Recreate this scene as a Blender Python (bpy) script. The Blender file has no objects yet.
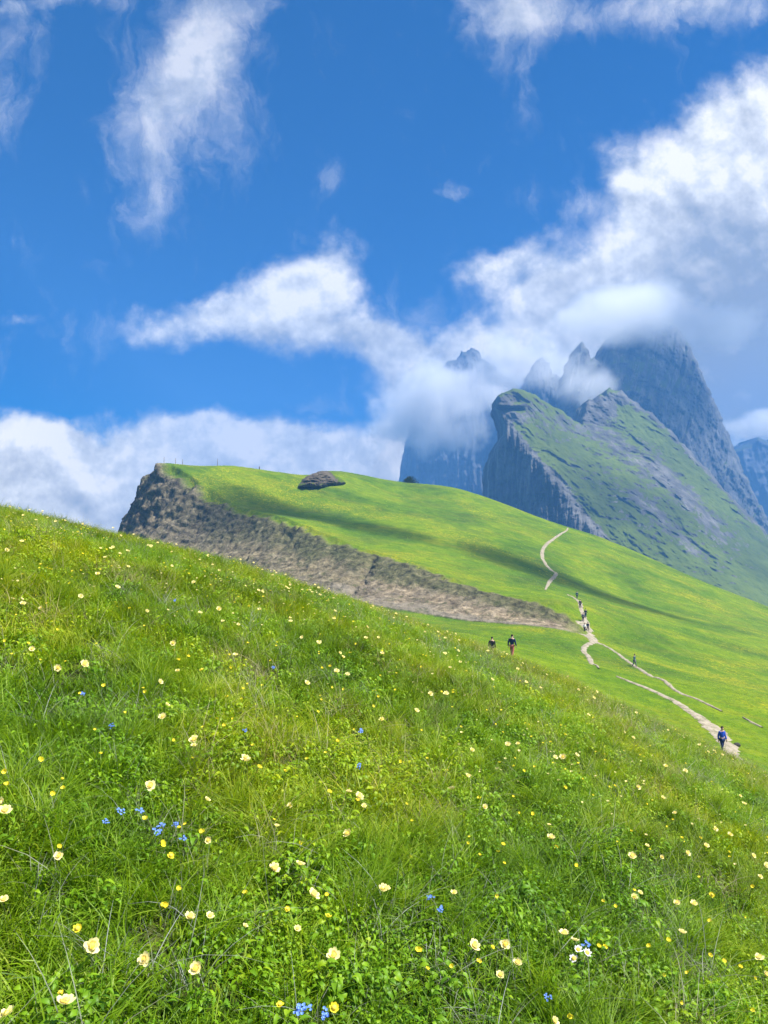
import bpy, math, random
import numpy as np
from mathutils import Vector, Matrix

rng = np.random.default_rng(7)
random.seed(7)
F = 773.0                      # focal length in picture pixels
HX, HY = 384.0, 560.0          # principal column and horizon row
SUN_EL, SUN_AZ = math.radians(59), math.radians(104)   # azimuth from +Y towards +X
SUN = Vector((math.cos(SUN_EL) * math.sin(SUN_AZ), math.cos(SUN_EL) * math.cos(SUN_AZ), math.sin(SUN_EL)))

scene = bpy.context.scene
col = scene.collection


# ------------------------------------------------------------------ helpers
def tag(o, label=None, cat=None, group=None, kind=None):
    for k, v in (("label", label), ("category", cat), ("group", group), ("kind", kind)):
        if v:
            o[k] = v
    return o


def link(o, parent=None):
    col.objects.link(o)
    if parent:
        o.parent = parent
    return o


def mesh_np(name, verts, faces, smooth=True):
    """faces: (n,4) or (n,3) int array, or list of such arrays"""
    me = bpy.data.meshes.new(name)
    verts = np.asarray(verts, dtype=np.float32)
    if not isinstance(faces, list):
        faces = [faces]
    faces = [np.asarray(f, dtype=np.int32) for f in faces if len(f)]
    loops = np.concatenate([f.ravel() for f in faces])
    counts = np.concatenate([np.full(len(f), f.shape[1], np.int32) for f in faces])
    starts = np.concatenate([[0], np.cumsum(counts)[:-1]]).astype(np.int32)
    me.vertices.add(len(verts)); me.vertices.foreach_set("co", verts.ravel())
    me.loops.add(len(loops)); me.loops.foreach_set("vertex_index", loops)
    me.polygons.add(len(counts)); me.polygons.foreach_set("loop_start", starts)
    me.polygons.foreach_set("use_smooth", np.full(len(counts), smooth))
    me.update(calc_edges=True)
    return me


def fattr(me, name, vals):
    a = me.attributes.new(name, 'FLOAT', 'POINT')
    a.data.foreach_set("value", np.asarray(vals, dtype=np.float32).ravel())


def grid_faces(nr, nc, wrap=False):
    i = np.arange(nr - 1)[:, None]; j = np.arange(nc if wrap else nc - 1)[None, :]
    j2 = (j + 1) % nc
    return np.stack([i * nc + j, i * nc + j2, (i + 1) * nc + j2, (i + 1) * nc + j], -1).reshape(-1, 4)


def smooth(a, b, x):
    t = np.clip((x - a) / (b - a), 0, 1)
    return t * t * (3 - 2 * t)


def _hash(ix, iy, iz, seed):
    h = (ix.astype(np.int64) * 374761393 + iy.astype(np.int64) * 668265263 + iz.astype(np.int64) * 2147483647 + seed * 1274126177) & 0xFFFFFFFF
    h = ((h ^ (h >> 13)) * 1274126177) & 0xFFFFFFFF
    h = ((h ^ (h >> 15)) * 2246822519) & 0xFFFFFFFF
    return h ^ (h >> 16)


def pnoise(x, y, z=None, seed=0):
    """gradient noise, about -1..1"""
    x = np.asarray(x, float); y = np.asarray(y, float)
    z = np.zeros_like(x) if z is None else np.asarray(z, float)
    ix, iy, iz = np.floor(x), np.floor(y), np.floor(z)
    fx, fy, fz = x - ix, y - iy, z - iz
    s = lambda t: t * t * t * (t * (t * 6 - 15) + 10)
    sx, sy, sz = s(fx), s(fy), s(fz)
    out = 0
    for dz in (0, 1):
        wz = sz if dz else 1 - sz
        for dy in (0, 1):
            wy = sy if dy else 1 - sy
            for dx in (0, 1):
                wx = sx if dx else 1 - sx
                h = _hash(ix + dx, iy + dy, iz + dz, seed)
                gx = (h & 1023) / 511.5 - 1; gy = ((h >> 10) & 1023) / 511.5 - 1; gz = ((h >> 20) & 1023) / 511.5 - 1
                out = out + wx * wy * wz * (gx * (fx - dx) + gy * (fy - dy) + gz * (fz - dz))
    return out * 1.4


def fbm(x, y, z=None, octv=5, gain=0.5, seed=0, ridged=False):
    a, t, s = 1.0, 0, 0
    f = 1.0
    for o in range(octv):
        n = pnoise(x * f, y * f, None if z is None else z * f, seed + o * 17)
        if ridged:
            n = 1 - 2 * np.abs(n)
        t = t + a * n; s += a
        a *= gain; f *= 2.03
    return t / s


class TPS:
    def __init__(self, pts, vals, lam=1e-3):
        self.p = np.asarray(pts, float); n = len(self.p)
        self.sc = 100.0
        K = self.k(self.p, self.p) + lam * np.eye(n)
        P = np.hstack([np.ones((n, 1)), self.p / self.sc])
        A = np.block([[K, P], [P.T, np.zeros((3, 3))]])
        self.w = np.linalg.solve(A, np.concatenate([vals, np.zeros(3)]))

    def k(self, a, b):
        d2 = ((a[:, None, :] - b[None]) ** 2).sum(-1) / self.sc ** 2
        return np.where(d2 > 0, 0.5 * d2 * np.log(np.maximum(d2, 1e-20)), 0)

    def __call__(self, x, y):
        sh = np.shape(x)
        q = np.stack([np.ravel(x), np.ravel(y)], -1).astype(float)
        out = np.empty(len(q))
        for i in range(0, len(q), 100000):
            c = q[i:i + 100000]
            out[i:i + 100000] = self.k(c, self.p) @ self.w[:-3] + self.w[-3] + (c / self.sc) @ self.w[-2:]
        return out.reshape(sh)


def px3(px, py, d):
    """the point of the place seen at a picture position, at a depth in metres"""
    return np.array([(px - HX) / F * d, d, (HY - py) / F * d])


# ------------------------------------------------------------------ node helpers
class NT:
    def __init__(self, tree):
        self.t = tree; self.n = tree.nodes; self.l = tree.links

    def add(self, typ, ins=None, **props):
        nd = self.n.new(typ)
        for k, v in props.items():
            setattr(nd, k, v)
        for k, v in (ins or {}).items():
            s = nd.inputs[k]
            if isinstance(v, bpy.types.NodeSocket):
                self.l.new(v, s)
            else:
                s.default_value = v
        return nd

    def math(self, op, a, b=None, c=None, clamp=False):
        ins = {0: a}
        if b is not None: ins[1] = b
        if c is not None: ins[2] = c
        return self.add('ShaderNodeMath', ins, operation=op, use_clamp=clamp).outputs[0]

    def mix(self, f, a, b, blend='MIX'):
        nd = self.n.new('ShaderNodeMix'); nd.data_type = 'RGBA'; nd.blend_type = blend
        for k, v in ((0, f), (6, a), (7, b)):
            if isinstance(v, bpy.types.NodeSocket): self.l.new(v, nd.inputs[k])
            else: nd.inputs[k].default_value = (tuple(v) + (1,) if k > 0 and len(v) == 3 else v)
        return nd.outputs[2]

    def noise(self, vec, scale, detail=4, rough=0.55, dist=0.0, lac=2.0):
        return self.add('ShaderNodeTexNoise', {'Vector': vec, 'Scale': scale, 'Detail': detail, 'Roughness': rough, 'Distortion': dist, 'Lacunarity': lac}).outputs['Fac']

    def ramp(self, f, stops, interp='LINEAR'):
        nd = self.add('ShaderNodeValToRGB', {0: f}); cr = nd.color_ramp; cr.interpolation = interp
        while len(cr.elements) < len(stops): cr.elements.new(0.5)
        for e, (p, c) in zip(cr.elements, stops):
            e.position = p; e.color = tuple(c) + (1,) if len(c) == 3 else c
        return nd.outputs[0]

    def sstep(self, x, a, b, lo=0.0, hi=1.0):
        return self.add('ShaderNodeMapRange', {0: x, 1: a, 2: b, 3: lo, 4: hi}, interpolation_type='SMOOTHSTEP', clamp=True).outputs[0]

    def attr(self, name, out='Fac'):
        return self.add('ShaderNodeAttribute', attribute_name=name).outputs[out]


def material(name):
    m = bpy.data.materials.new(name); m.use_nodes = True
    m.node_tree.nodes.clear()
    nt = NT(m.node_tree)
    nt.out = nt.add('ShaderNodeOutputMaterial')
    return m, nt


def simple_mat(name, c, rough=0.7, translucent=0.0, vary=0.0):
    m, nt = material(name)
    base = c
    if vary:
        r = nt.add('ShaderNodeObjectInfo').outputs['Random']
        base = nt.mix(r, tuple(x * (1 - vary) for x in c), tuple(min(1, x * (1 + vary)) for x in c))
    p = nt.add('ShaderNodeBsdfPrincipled', {'Base Color': base if vary else tuple(c) + (1,), 'Roughness': rough, 'Specular IOR Level': 0.25})
    sh = p.outputs[0]
    if translucent:
        tl = nt.add('ShaderNodeBsdfTranslucent', {'Color': base if vary else tuple(c) + (1,)})
        sh = nt.add('ShaderNodeMixShader', {0: translucent, 1: sh, 2: tl.outputs[0]}).outputs[0]
    nt.l.new(sh, nt.out.inputs[0])
    return m


# ------------------------------------------------------------------ the lie of the land
H_EYE = 1.55
A_X, B_Y, C_Y, K_X = -0.35, 0.165, 0.0092, 0.18


def z_fore(x, y):
    r = np.sqrt(x * x + y * y + 9)
    yy = np.where(y > -6, y, -6 + (y + 6) * 0.1)
    return -H_EYE + 60 * np.tanh(A_X * x / 60) + B_Y * yy - C_Y * yy * yy - K_X * x * x / r


COMMON = [(583, 632, 140), (575, 600, 165), (600, 668, 95), (650, 660, 120), (700, 640, 160), (768, 640, 190), (768, 700, 80),
          (700, 732, 60), (722, 755, 48), (650, 722, 58), (768, 607, 280), (700, 580, 290), (650, 558, 300), (600, 537, 310),
          (565, 527, 300), (548, 582, 190), (541, 552, 230), (640, 600, 215), (768, 768, 44)]
CREST = [(165, 463, 262), (195, 466, 268), (230, 466, 275), (265, 473, 285), (294, 481, 300), (316, 474, 303), (335, 471.5, 306), (365, 475.5, 311), (400, 482, 318), (450, 487, 322),
         (500, 503, 322), (545, 520, 318), (600, 537, 312), (650, 558, 300), (700, 580, 292), (768, 607, 282)]
UPPER = [(300, 512, 235), (400, 520, 235), (450, 560, 190), (500, 590, 160), (400, 495, 290), (450, 500, 290), (250, 490, 245),
         (215, 500, 234), (270, 515, 212), (350, 546, 187), (420, 565, 170), (480, 588, 157), (530, 600, 147), (562, 603, 146)]
LOWER = [(98, 566, 245), (200, 575, 205), (300, 585, 178), (350, 599, 163), (420, 613, 148), (480, 622, 140), (562, 630, 131),
         (450, 634, 112), (500, 641, 85), (511, 657, 55), (560, 641, 115), (600, 700, 60)]
LOWER_XYZ = [(0, 32, -4.3), (-15, 32, -0.6), (15, 32, -9.8), (-30, 60, -0.5), (0, 60, -6.5), (-45, 110, -2), (0, 110, -9), (-100, 200, 0), (-120, 260, -22), (-130, 400, -70), (-70, 60, 8)]
SIDE_XYZ = [(200, 240, -52), (220, 150, -60), (120, 60, -40), (60, 30, -22), (300, 330, -95)]


def _fit(pix, xyz):
    P = np.array([px3(*p) for p in pix] + [np.array(p, float) for p in xyz])
    return TPS(P[:, :2], P[:, 2], 1e-4)


_post = []
for p in CREST:
    q = px3(*p); k = (p[2] + 45) / p[2]
    _post.append((q[0] * k, q[1] * k, q[2] - 16)); k = (p[2] + 110) / p[2]
    _post.append((q[0] * k, q[1] * k, q[2] - 62))
zU = _fit(COMMON + CREST + UPPER, _post + SIDE_XYZ)
zL = _fit(COMMON[:-6] + LOWER, LOWER_XYZ + SIDE_XYZ)

# centre line of the scarp and its half width
_T = [(150, 463, 285), (160, 466, 268), (183, 480, 250), (215, 500, 232), (270, 515, 210), (350, 546, 185), (420, 565, 168), (480, 588, 155), (530, 597, 147), (562, 606, 143)]
_Bs = [(78, 564, 290), (84, 564, 262), (112, 574, 236), (200, 580, 206), (258, 580, 188), (350, 598, 163), (420, 612, 148), (480, 622, 140), (530, 628, 134), (563, 631, 131)]
T2 = np.array([px3(*p)[:2] for p in _T]); B2 = np.array([px3(*p)[:2] for p in _Bs])
CL = (T2 + B2) / 2; CW = np.linalg.norm(T2 - B2, axis=1) / 2
CL = np.vstack([[CL[0] + (-25, 150)], CL, [CL[-1] + (8, -3)], [CL[-1] + (60, -25)]]); CW = np.concatenate([[12], CW, [4.0], [12.0]])


def scarp(x, y):
    """(signed distance, half width, along) relative to the scarp line; positive is the upper side"""
    best = np.full(np.shape(x), 1e18); sd = np.zeros_like(best); hw = np.zeros_like(best); al = np.zeros_like(best)
    acc = 0
    for i in range(len(CL) - 1):
        a, b = CL[i], CL[i + 1]; d = b - a; L = np.hypot(*d)
        t = np.clip(((x - a[0]) * d[0] + (y - a[1]) * d[1]) / L ** 2, 0, 1)
        ex, ey = x - a[0] - t * d[0], y - a[1] - t * d[1]
        d2 = ex * ex + ey * ey
        side = np.sign(d[0] * ey - d[1] * ex)
        m = d2 < best
        best = np.where(m, d2, best); sd = np.where(m, side * np.sqrt(d2), sd)
        hw = np.where(m, CW[i] + t * (CW[i + 1] - CW[i]), hw); al = np.where(m, acc + t * L, al)
        acc += L
    return sd, hw, al, acc


def land(x, y, full=False):
    x = np.asarray(x, float); y = np.asarray(y, float)
    r = np.hypot(x, y)
    zf = z_fore(x, y)
    sd, hw, al, tot = scarp(x, y)
    far = smooth(60, 110, r)
    sdn = sd + far * (fbm(x / 14, y / 14, octv=4, seed=5) * 2.6 * np.clip(hw / 8, .25, 1.3))
    t = np.clip((sdn + hw) / (2 * hw), 0, 1)
    prof = 0.35 * t + 0.65 * t ** 2.2
    up, lo = np.clip(zU(x, y), -150, 60), np.clip(zL(x, y), -150, 60)
    fade = smooth(tot - 70, tot - 50, al)
    prof = prof * (1 - fade) + smooth(0, 1, t) * fade
    zm = lo + (up - lo) * prof
    zm = zm + far * (fbm(x / 30, y / 30, octv=4, seed=11) * 0.55 + fbm(x / 3.5, y / 3.5, octv=4, gain=.6, seed=12) * 0.26)
    # little knoll with the rock outcrop
    c = px3(322, 474, 312)
    zm = zm + 0.6 * np.exp(-(((x - c[0]) / 9) ** 2 + ((y - c[1]) / 14) ** 2))
    w = smooth(16, 44, r)
    z = zf * (1 - w) + zm * w
    near = 1 - smooth(18, 60, r)
    z = z + near * (fbm(x / 1.7, y / 1.7, octv=4, seed=21) * 0.10 + fbm(x / 6, y / 6, octv=2, seed=22) * 0.12 * smooth(2, 6, r))
    v = smooth(400, 720, r)
    zv = -330 + fbm(x / 1500, y / 1500, octv=5, seed=31) * 160
    z = z * (1 - v) + zv * v
    if not full:
        return z
    soil = smooth(0.03, 0.07, t) * (1 - smooth(0.925, 0.965, t + fbm(x / 5, y / 5, octv=4, gain=.65, seed=9) * 0.13)) * smooth(1.0, 0.985, t) * far * (1 - smooth(tot - 66, tot - 59, al + 2.0 * pnoise(x / 3, y / 3, seed=8))) * (1 - v)
    return z, soil, t, al


def hit(px, py, dmin=30.0, dmax=420.0, lift=0.0):
    """where the line of sight through a picture position meets the land"""
    d = np.concatenate([np.arange(dmin, min(dmax, 60), 0.02), np.arange(max(dmin, 60), dmax, 0.1)])
    x = (px - HX) / F * d; zr = (HY - py) / F * d
    below = zr < land(x, d) + lift
    i = int(np.argmax(below)) if below.any() else len(d) - 1
    return np.array([x[i], d[i], zr[i]])


# ------------------------------------------------------------------ ground
def build_ground():
    dense = np.radians(np.arange(-33, 33.0001, 0.085))
    sparse = np.radians(np.arange(36, 325, 3.0))
    ang = np.concatenate([dense, sparse])
    rad = np.concatenate([np.geomspace(0.12, 100, 300)[:-1], np.arange(100, 335, 0.36), np.geomspace(335.4, 9000, 110)])
    A, R = np.meshgrid(ang, rad)
    X, Y = R * np.sin(A), R * np.cos(A)
    Z, soil, t, al = land(X, Y, True)
    # rock and rubble relief on the scarp
    cliff = 1 - smooth(150, 290, al)               # the tall left end is solid rock
    wx = fbm(X / 12, Y / 12, Z / 12, octv=3, seed=40) * 4
    n1 = fbm((X + wx) / 8, Y / 8, Z / 7, octv=6, gain=.6, seed=41, ridged=True)
    n2 = fbm(X / 2.4, Y / 2.4, Z / 1.7, octv=4, gain=.6, seed=42, ridged=True)
    st = (Z + 0.30 * X + wx * 0.5) / 2.3; st = np.abs(st - np.floor(st) - 0.5) * 2
    rill = fbm((X * 0.8 - Y * 0.6 + wx * .8) / 4.6, Z / 22, octv=5, gain=.62, seed=44, ridged=True)
    a0 = float(np.interp(350, [q[0] for q in _T], np.cumsum(np.r_[0, np.linalg.norm(np.diff(CL[:-2], axis=0), axis=1)])[1:]))
    bl = al - a0 + 12 * (t - 0.9) + 1.5 * n2
    brk = smooth(-2.5, 2.5, bl)
    groove = np.exp(-(bl / 1.6) ** 2) * 2.2
    amp = soil * (0.75 + 1.9 * cliff) * (0.25 + 0.75 * smooth(0.05, 0.35, t))
    nb_ = fbm((X + wx) / 17, Y / 17, Z / 11, octv=3, seed=45, ridged=True)
    disp = amp * (1.1 * nb_ * (0.4 + 1.0 * cliff) + 0.9 * n1 + 0.55 * n2 + 0.30 * st * cliff + 1.7 * rill * (1 - 0.6 * cliff) - groove)
    X = X - disp * 0.35; Y = Y - disp * 0.9; Z = Z + disp * 0.12 + soil * n2 * 0.25
    V = np.stack([X, Y, Z], -1).reshape(-1, 3)
    me = mesh_np('ground', V, grid_faces(len(rad), len(ang), True))
    fattr(me, 'soil', soil); fattr(me, 'cliff', cliff * soil); fattr(me, 'rise', t); fattr(me, 'breakline', brk)
    rr = R.ravel()
    fattr(me, 'near', 1 - smooth(25, 60, rr)); fattr(me, 'far', smooth(380, 700, rr))
    o = link(bpy.data.objects.new('ground', me)); tag(o, kind='structure', label='green alpine meadow hillside broken by a bare earth scarp')
    m, nt = material('meadow_ground')
    P = nt.add('ShaderNodeNewGeometry').outputs['Position']
    nb = nt.noise(P, 0.035, 5, 0.6); nm = nt.noise(P, 0.33, 5, 0.65); nf = nt.noise(P, 2.4, 4, 0.7)
    g = nt.ramp(nb, [(0.30, (0.060, 0.112, 0.006)), (0.44, (0.108, 0.185, 0.004)), (0.56, (0.178, 0.245, 0.003)), (0.70, (0.118, 0.192, 0.006))])
    g = nt.mix(nt.sstep(nm, 0.35, 0.7), nt.mix(1.0, g, (0.62, 0.74, 0.8), 'MULTIPLY'), g)
    g = nt.mix(nt.sstep(nf, 0.35, 0.65), nt.mix(1.0, g, (0.66, 0.72, 0.8), 'MULTIPLY'), g)
    mpc = nt.add('ShaderNodeMapping', {0: P, 2: (0, 0, 0.9), 3: (0.05, 0.22, 0.22)}).outputs[0]
    g = nt.mix(nt.sstep(nt.noise(mpc, 1.0, 6, 0.65, 0.4), 0.45, 0.62), g, nt.mix(1.0, g, (1.22, 0.98, 1.8), 'MULTIPLY'))
    g = nt.mix(nt.math('MULTIPLY', nt.sstep(nt.noise(P, 0.8, 5, 0.7), 0.58, 0.70), 0.35), g, (0.12, 0.13, 0.035))
    # drifts of buttercups
    yb = nt.math('MULTIPLY', nt.sstep(nt.noise(P, 0.026, 6, 0.68, 0.5), 0.50, 0.62), nt.sstep(nf, 0.42, 0.62))
    g = nt.mix(nt.math('MULTIPLY', nt.math('MULTIPLY', yb, 0.8), nt.sstep(nt.noise(P, 1.1, 5, 0.75), 0.44, 0.60)), g, (0.36, 0.31, 0.004))
    # earth and rock of the scarp
    nr = nt.noise(P, 0.55, 8, 0.70); nr2 = nt.noise(P, 0.13, 4, 0.6)
    vo = nt.add('ShaderNodeTexVoronoi', {'Vector': P, 'Scale': 0.85, 'Randomness': 1.0}).outputs['Distance']
    nr = nt.math('MULTIPLY_ADD', nt.math('SUBTRACT', 0.45, vo), 0.12, nr)
    er = nt.ramp(nr, [(0.30, (0.050, 0.041, 0.028)), (0.42, (0.125, 0.104, 0.070)), (0.56, (0.215, 0.182, 0.128)), (0.72, (0.33, 0.288, 0.21))])
    big = nt.ramp(nt.noise(P, 0.16, 5, 0.65, 0.4), [(0.36, (0.85, 0.86, 0.86)), (0.5, (1.15, 1.13, 1.10)), (0.62, (1.45, 1.40, 1.32))])
    er = nt.mix(1.0, er, big, 'MULTIPLY')
    er = nt.mix(1.0, er, nt.mix(nt.attr('breakline'), (0.88, 0.88, 0.78), (1.10, 1.06, 1.03)), 'MULTIPLY')
    rise = nt.math('ADD', nt.attr('rise'), nt.math('MULTIPLY', nt.math('SUBTRACT', nr2, 0.5), 0.9))
    er = nt.mix(nt.sstep(rise, 0.30, 0.12), er, nt.ramp(nr, [(0.3, (0.150, 0.125, 0.090)), (0.7, (0.30, 0.258, 0.19))]))
    turf = nt.math('MULTIPLY', nt.sstep(rise, 0.52, 0.80), nt.math('SUBTRACT', 1.0, nt.attr('cliff')))
    er = nt.mix(nt.math('MULTIPLY', turf, 0.72), er, nt.ramp(nr, [(0.36, (0.020, 0.026, 0.010)), (0.52, (0.075, 0.085, 0.028)), (0.68, (0.15, 0.145, 0.06))]))
    gs = nt.math('MULTIPLY', nt.sstep(nt.noise(P, 0.45, 6, 0.7), 0.52, 0.66), 0.7)
    er = nt.mix(gs, er, (0.075, 0.085, 0.030))
    rk = nt.ramp(nr, [(0.3, (0.034, 0.029, 0.023)), (0.44, (0.105, 0.088, 0.066)), (0.58, (0.20, 0.172, 0.128)), (0.72, (0.34, 0.295, 0.225))])
    sp = nt.add('ShaderNodeSeparateXYZ', {0: P})
    bedc = nt.math('MULTIPLY_ADD', sp.outputs[0], 0.34, sp.outputs[2])
    bedv = nt.add('ShaderNodeCombineXYZ', {0: nt.math('MULTIPLY', sp.outputs[0], 0.04), 1: nt.math('MULTIPLY', sp.outputs[1], 0.04), 2: nt.math('MULTIPLY', bedc, 0.75)}).outputs[0]
    bed = nt.noise(bedv, 1.0, 5, 0.6, 0.3)
    rk = nt.mix(1.0, rk, nt.ramp(bed, [(0.36, (0.42, 0.41, 0.42)), (0.5, (0.85, 0.83, 0.80)), (0.64, (1.25, 1.18, 1.05))]), 'MULTIPLY')
    er = nt.mix(nt.attr('cliff'), er, rk)
    c = nt.mix(nt.attr('soil'), g, er)
    # soil under the near sward
    nn = nt.noise(P, 9.0, 5, 0.7)
    sw = nt.ramp(nn, [(0.3, (0.014, 0.016, 0.006)), (0.5, (0.032, 0.048, 0.008)), (0.7, (0.075, 0.080, 0.020))])
    c = nt.mix(nt.attr('near'), c, sw)
    c = nt.mix(nt.attr('far'), c, nt.ramp(nb, [(0.4, (0.03, 0.06, 0.015)), (0.6, (0.07, 0.11, 0.03))]))
    b0 = nt.add('ShaderNodeBump', {'Strength': nt.attr('soil'), 'Distance': 0.9, 'Height': nr})
    b1 = nt.add('ShaderNodeBump', {'Strength': 0.6, 'Distance': 1.0, 'Height': nm, 'Normal': b0.outputs[0]})
    b2 = nt.add('ShaderNodeBump', {'Strength': 0.8, 'Distance': 0.2, 'Height': nf, 'Normal': b1.outputs[0]})
    p = nt.add('ShaderNodeBsdfPrincipled', {'Base Color': c, 'Roughness': 0.95, 'Specular IOR Level': 0.1, 'Normal': b2.outputs[0]})
    nt.l.new(p.outputs[0], nt.out.inputs[0])
    me.materials.append(m)
    return o


# ------------------------------------------------------------------ paths
def catmull(pts, n=12):
    P = np.vstack([2 * pts[0] - pts[1], pts, 2 * pts[-1] - pts[-2]])
    out = []
    for i in range(1, len(P) - 2):
        t = np.linspace(0, 1, n, endpoint=False)[:, None]
        a, b, c, d = P[i - 1], P[i], P[i + 1], P[i + 2]
        out.append(0.5 * (2 * b + (c - a) * t + (2 * a - 5 * b + 4 * c - d) * t ** 2 + (3 * b - a - 3 * c + d) * t ** 3))
    return np.vstack(out + [pts[-1:]])


PATHS = []


def path_ribbon(pix, mat, dmin=30, seed=0):
    pts = np.array([np.append(hit(p[0], p[1], dmin)[:2], p[2]) for p in pix])
    c = catmull(pts, 40)
    xy, w = c[:, :2], c[:, 2]
    PATHS.append((xy, float(w.max()) * 0.42 + 0.05))
    d = np.gradient(xy, axis=0); d /= np.linalg.norm(d, axis=1)[:, None] + 1e-9
    nrm = np.stack([-d[:, 1], d[:, 0]], -1)
    s = np.cumsum(np.r_[0, np.linalg.norm(np.diff(xy, axis=0), axis=1)])
    k = np.linspace(-1, 1, 9)
    e1 = 0.9 + 0.9 * fbm(s / 1.1, s * 0 + seed, octv=3, seed=seed); e2 = 0.9 + 0.9 * fbm(s / 1.1, s * 0 + seed + 7.3, octv=3, seed=seed + 3)
    off = np.where(k[None] < 0, k[None] * e1[:, None], k[None] * e2[:, None]) * w[:, None] * 0.5
    X = xy[:, 0:1] + nrm[:, 0:1] * off; Y = xy[:, 1:2] + nrm[:, 1:2] * off
    Z = land(X, Y) + 0.10 * (1 - np.abs(k[None]) ** 4) + 0.015 + 0.02 * fbm(X, Y, octv=2, seed=3)
    me = mesh_np('path', np.stack([X, Y, Z], -1).reshape(-1, 3), grid_faces(len(xy), 9))
    me.materials.append(mat)
    o = link(bpy.data.objects.new('path', me)); tag(o, kind='structure')
    return o


def build_paths():
    m, nt = material('trodden_gravel')
    P = nt.add('ShaderNodeNewGeometry').outputs['Position']
    n = nt.noise(P, 1.6, 6, 0.7)
    c = nt.ramp(n, [(0.3, (0.15, 0.125, 0.085)), (0.48, (0.27, 0.23, 0.17)), (0.7, (0.38, 0.33, 0.25))])
    c = nt.mix(nt.math('MULTIPLY', nt.sstep(nt.noise(P, 2.3, 4, 0.7), 0.53, 0.62), 0.6), c, (0.09, 0.12, 0.015))
    p = nt.add('ShaderNodeBsdfPrincipled', {'Base Color': c, 'Roughness': 0.95, 'Specular IOR Level': 0.1})
    nt.l.new(p.outputs[0], nt.out.inputs[0])
    path_ribbon([(568, 528, .5), (566, 531, .7), (556, 537, 1.0), (546, 545, 1.1), (542, 554, 1.1), (545, 563, 1.1), (552, 571, 1.1), (556, 574, 1.1), (550, 581, 1.0), (545, 590, .4)], m, seed=1)
    path_ribbon([(568, 595, .7), (577, 600, .9), (581, 608, 1.0), (585, 619, 1.1), (585, 629, 3.0), (583, 634, 4.6), (593, 641, 1.4), (586, 646, .9), (584, 652, .9), (590, 660, .8), (599, 669, .25)], m, seed=2)
    path_ribbon([(572, 629, .6), (582, 633, 2.2), (594, 641, 1.3), (605, 646, .75), (615, 652, .7), (630, 663, .75), (650, 676, .7), (672, 688, .6), (700, 701, .5), (722, 712, .3)], m, seed=3)
    path_ribbon([(617, 677, .35), (632, 683, .6), (650, 690, .75), (675, 702, 1.0), (695, 715, 1.25), (712, 728, 1.7), (724, 741, 1.5), (731, 752, 1.2), (737, 764, 1.1)], m, seed=4)
    path_ribbon([(743, 718, .2), (752, 723, .4), (762, 728, .25)], m, seed=5)


# ------------------------------------------------------------------ mountains
def inside(poly, x, y):
    c = np.zeros(np.shape(x), bool)
    n = len(poly)
    for i in range(n):
        (x1, y1), (x2, y2) = poly[i], poly[(i + 1) % n]
        if y1 == y2: continue
        m = ((y1 > y) != (y2 > y)) & (x < (x2 - x1) * (y - y1) / (y2 - y1) + x1)
        c ^= m
    return c


def edge_near(poly, x, y):
    best = np.full(np.shape(x), 1e18); bx = np.array(x, float); by = np.array(y, float)
    n = len(poly)
    for i in range(n):
        (x1, y1), (x2, y2) = poly[i], poly[(i + 1) % n]
        dx, dy = x2 - x1, y2 - y1
        t = np.clip(((x - x1) * dx + (y - y1) * dy) / (dx * dx + dy * dy + 1e-12), 0, 1)
        qx, qy = x1 + t * dx, y1 + t * dy
        d2 = (x - qx) ** 2 + (y - qy) ** 2
        m = d2 < best
        best = np.where(m, d2, best); bx = np.where(m, qx, bx); by = np.where(m, qy, by)
    return np.sqrt(best), bx, by


def rough_poly(poly, amp, step=2.0, seed=0):
    out = []
    n = len(poly)
    for i in range(n):
        a, b = np.array(poly[i], float), np.array(poly[(i + 1) % n], float)
        L = np.hypot(*(b - a)); k = max(1, int(L / step))
        for j in range(k):
            out.append(a + (b - a) * j / k)
    out = np.array(out)
    nx = fbm(out[:, 0] / 9, out[:, 1] / 9, octv=4, gain=.65, seed=seed); ny = fbm(out[:, 0] / 9, out[:, 1] / 9, octv=4, gain=.65, seed=seed + 50)
    return out + np.stack([nx, ny], -1) * amp


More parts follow.
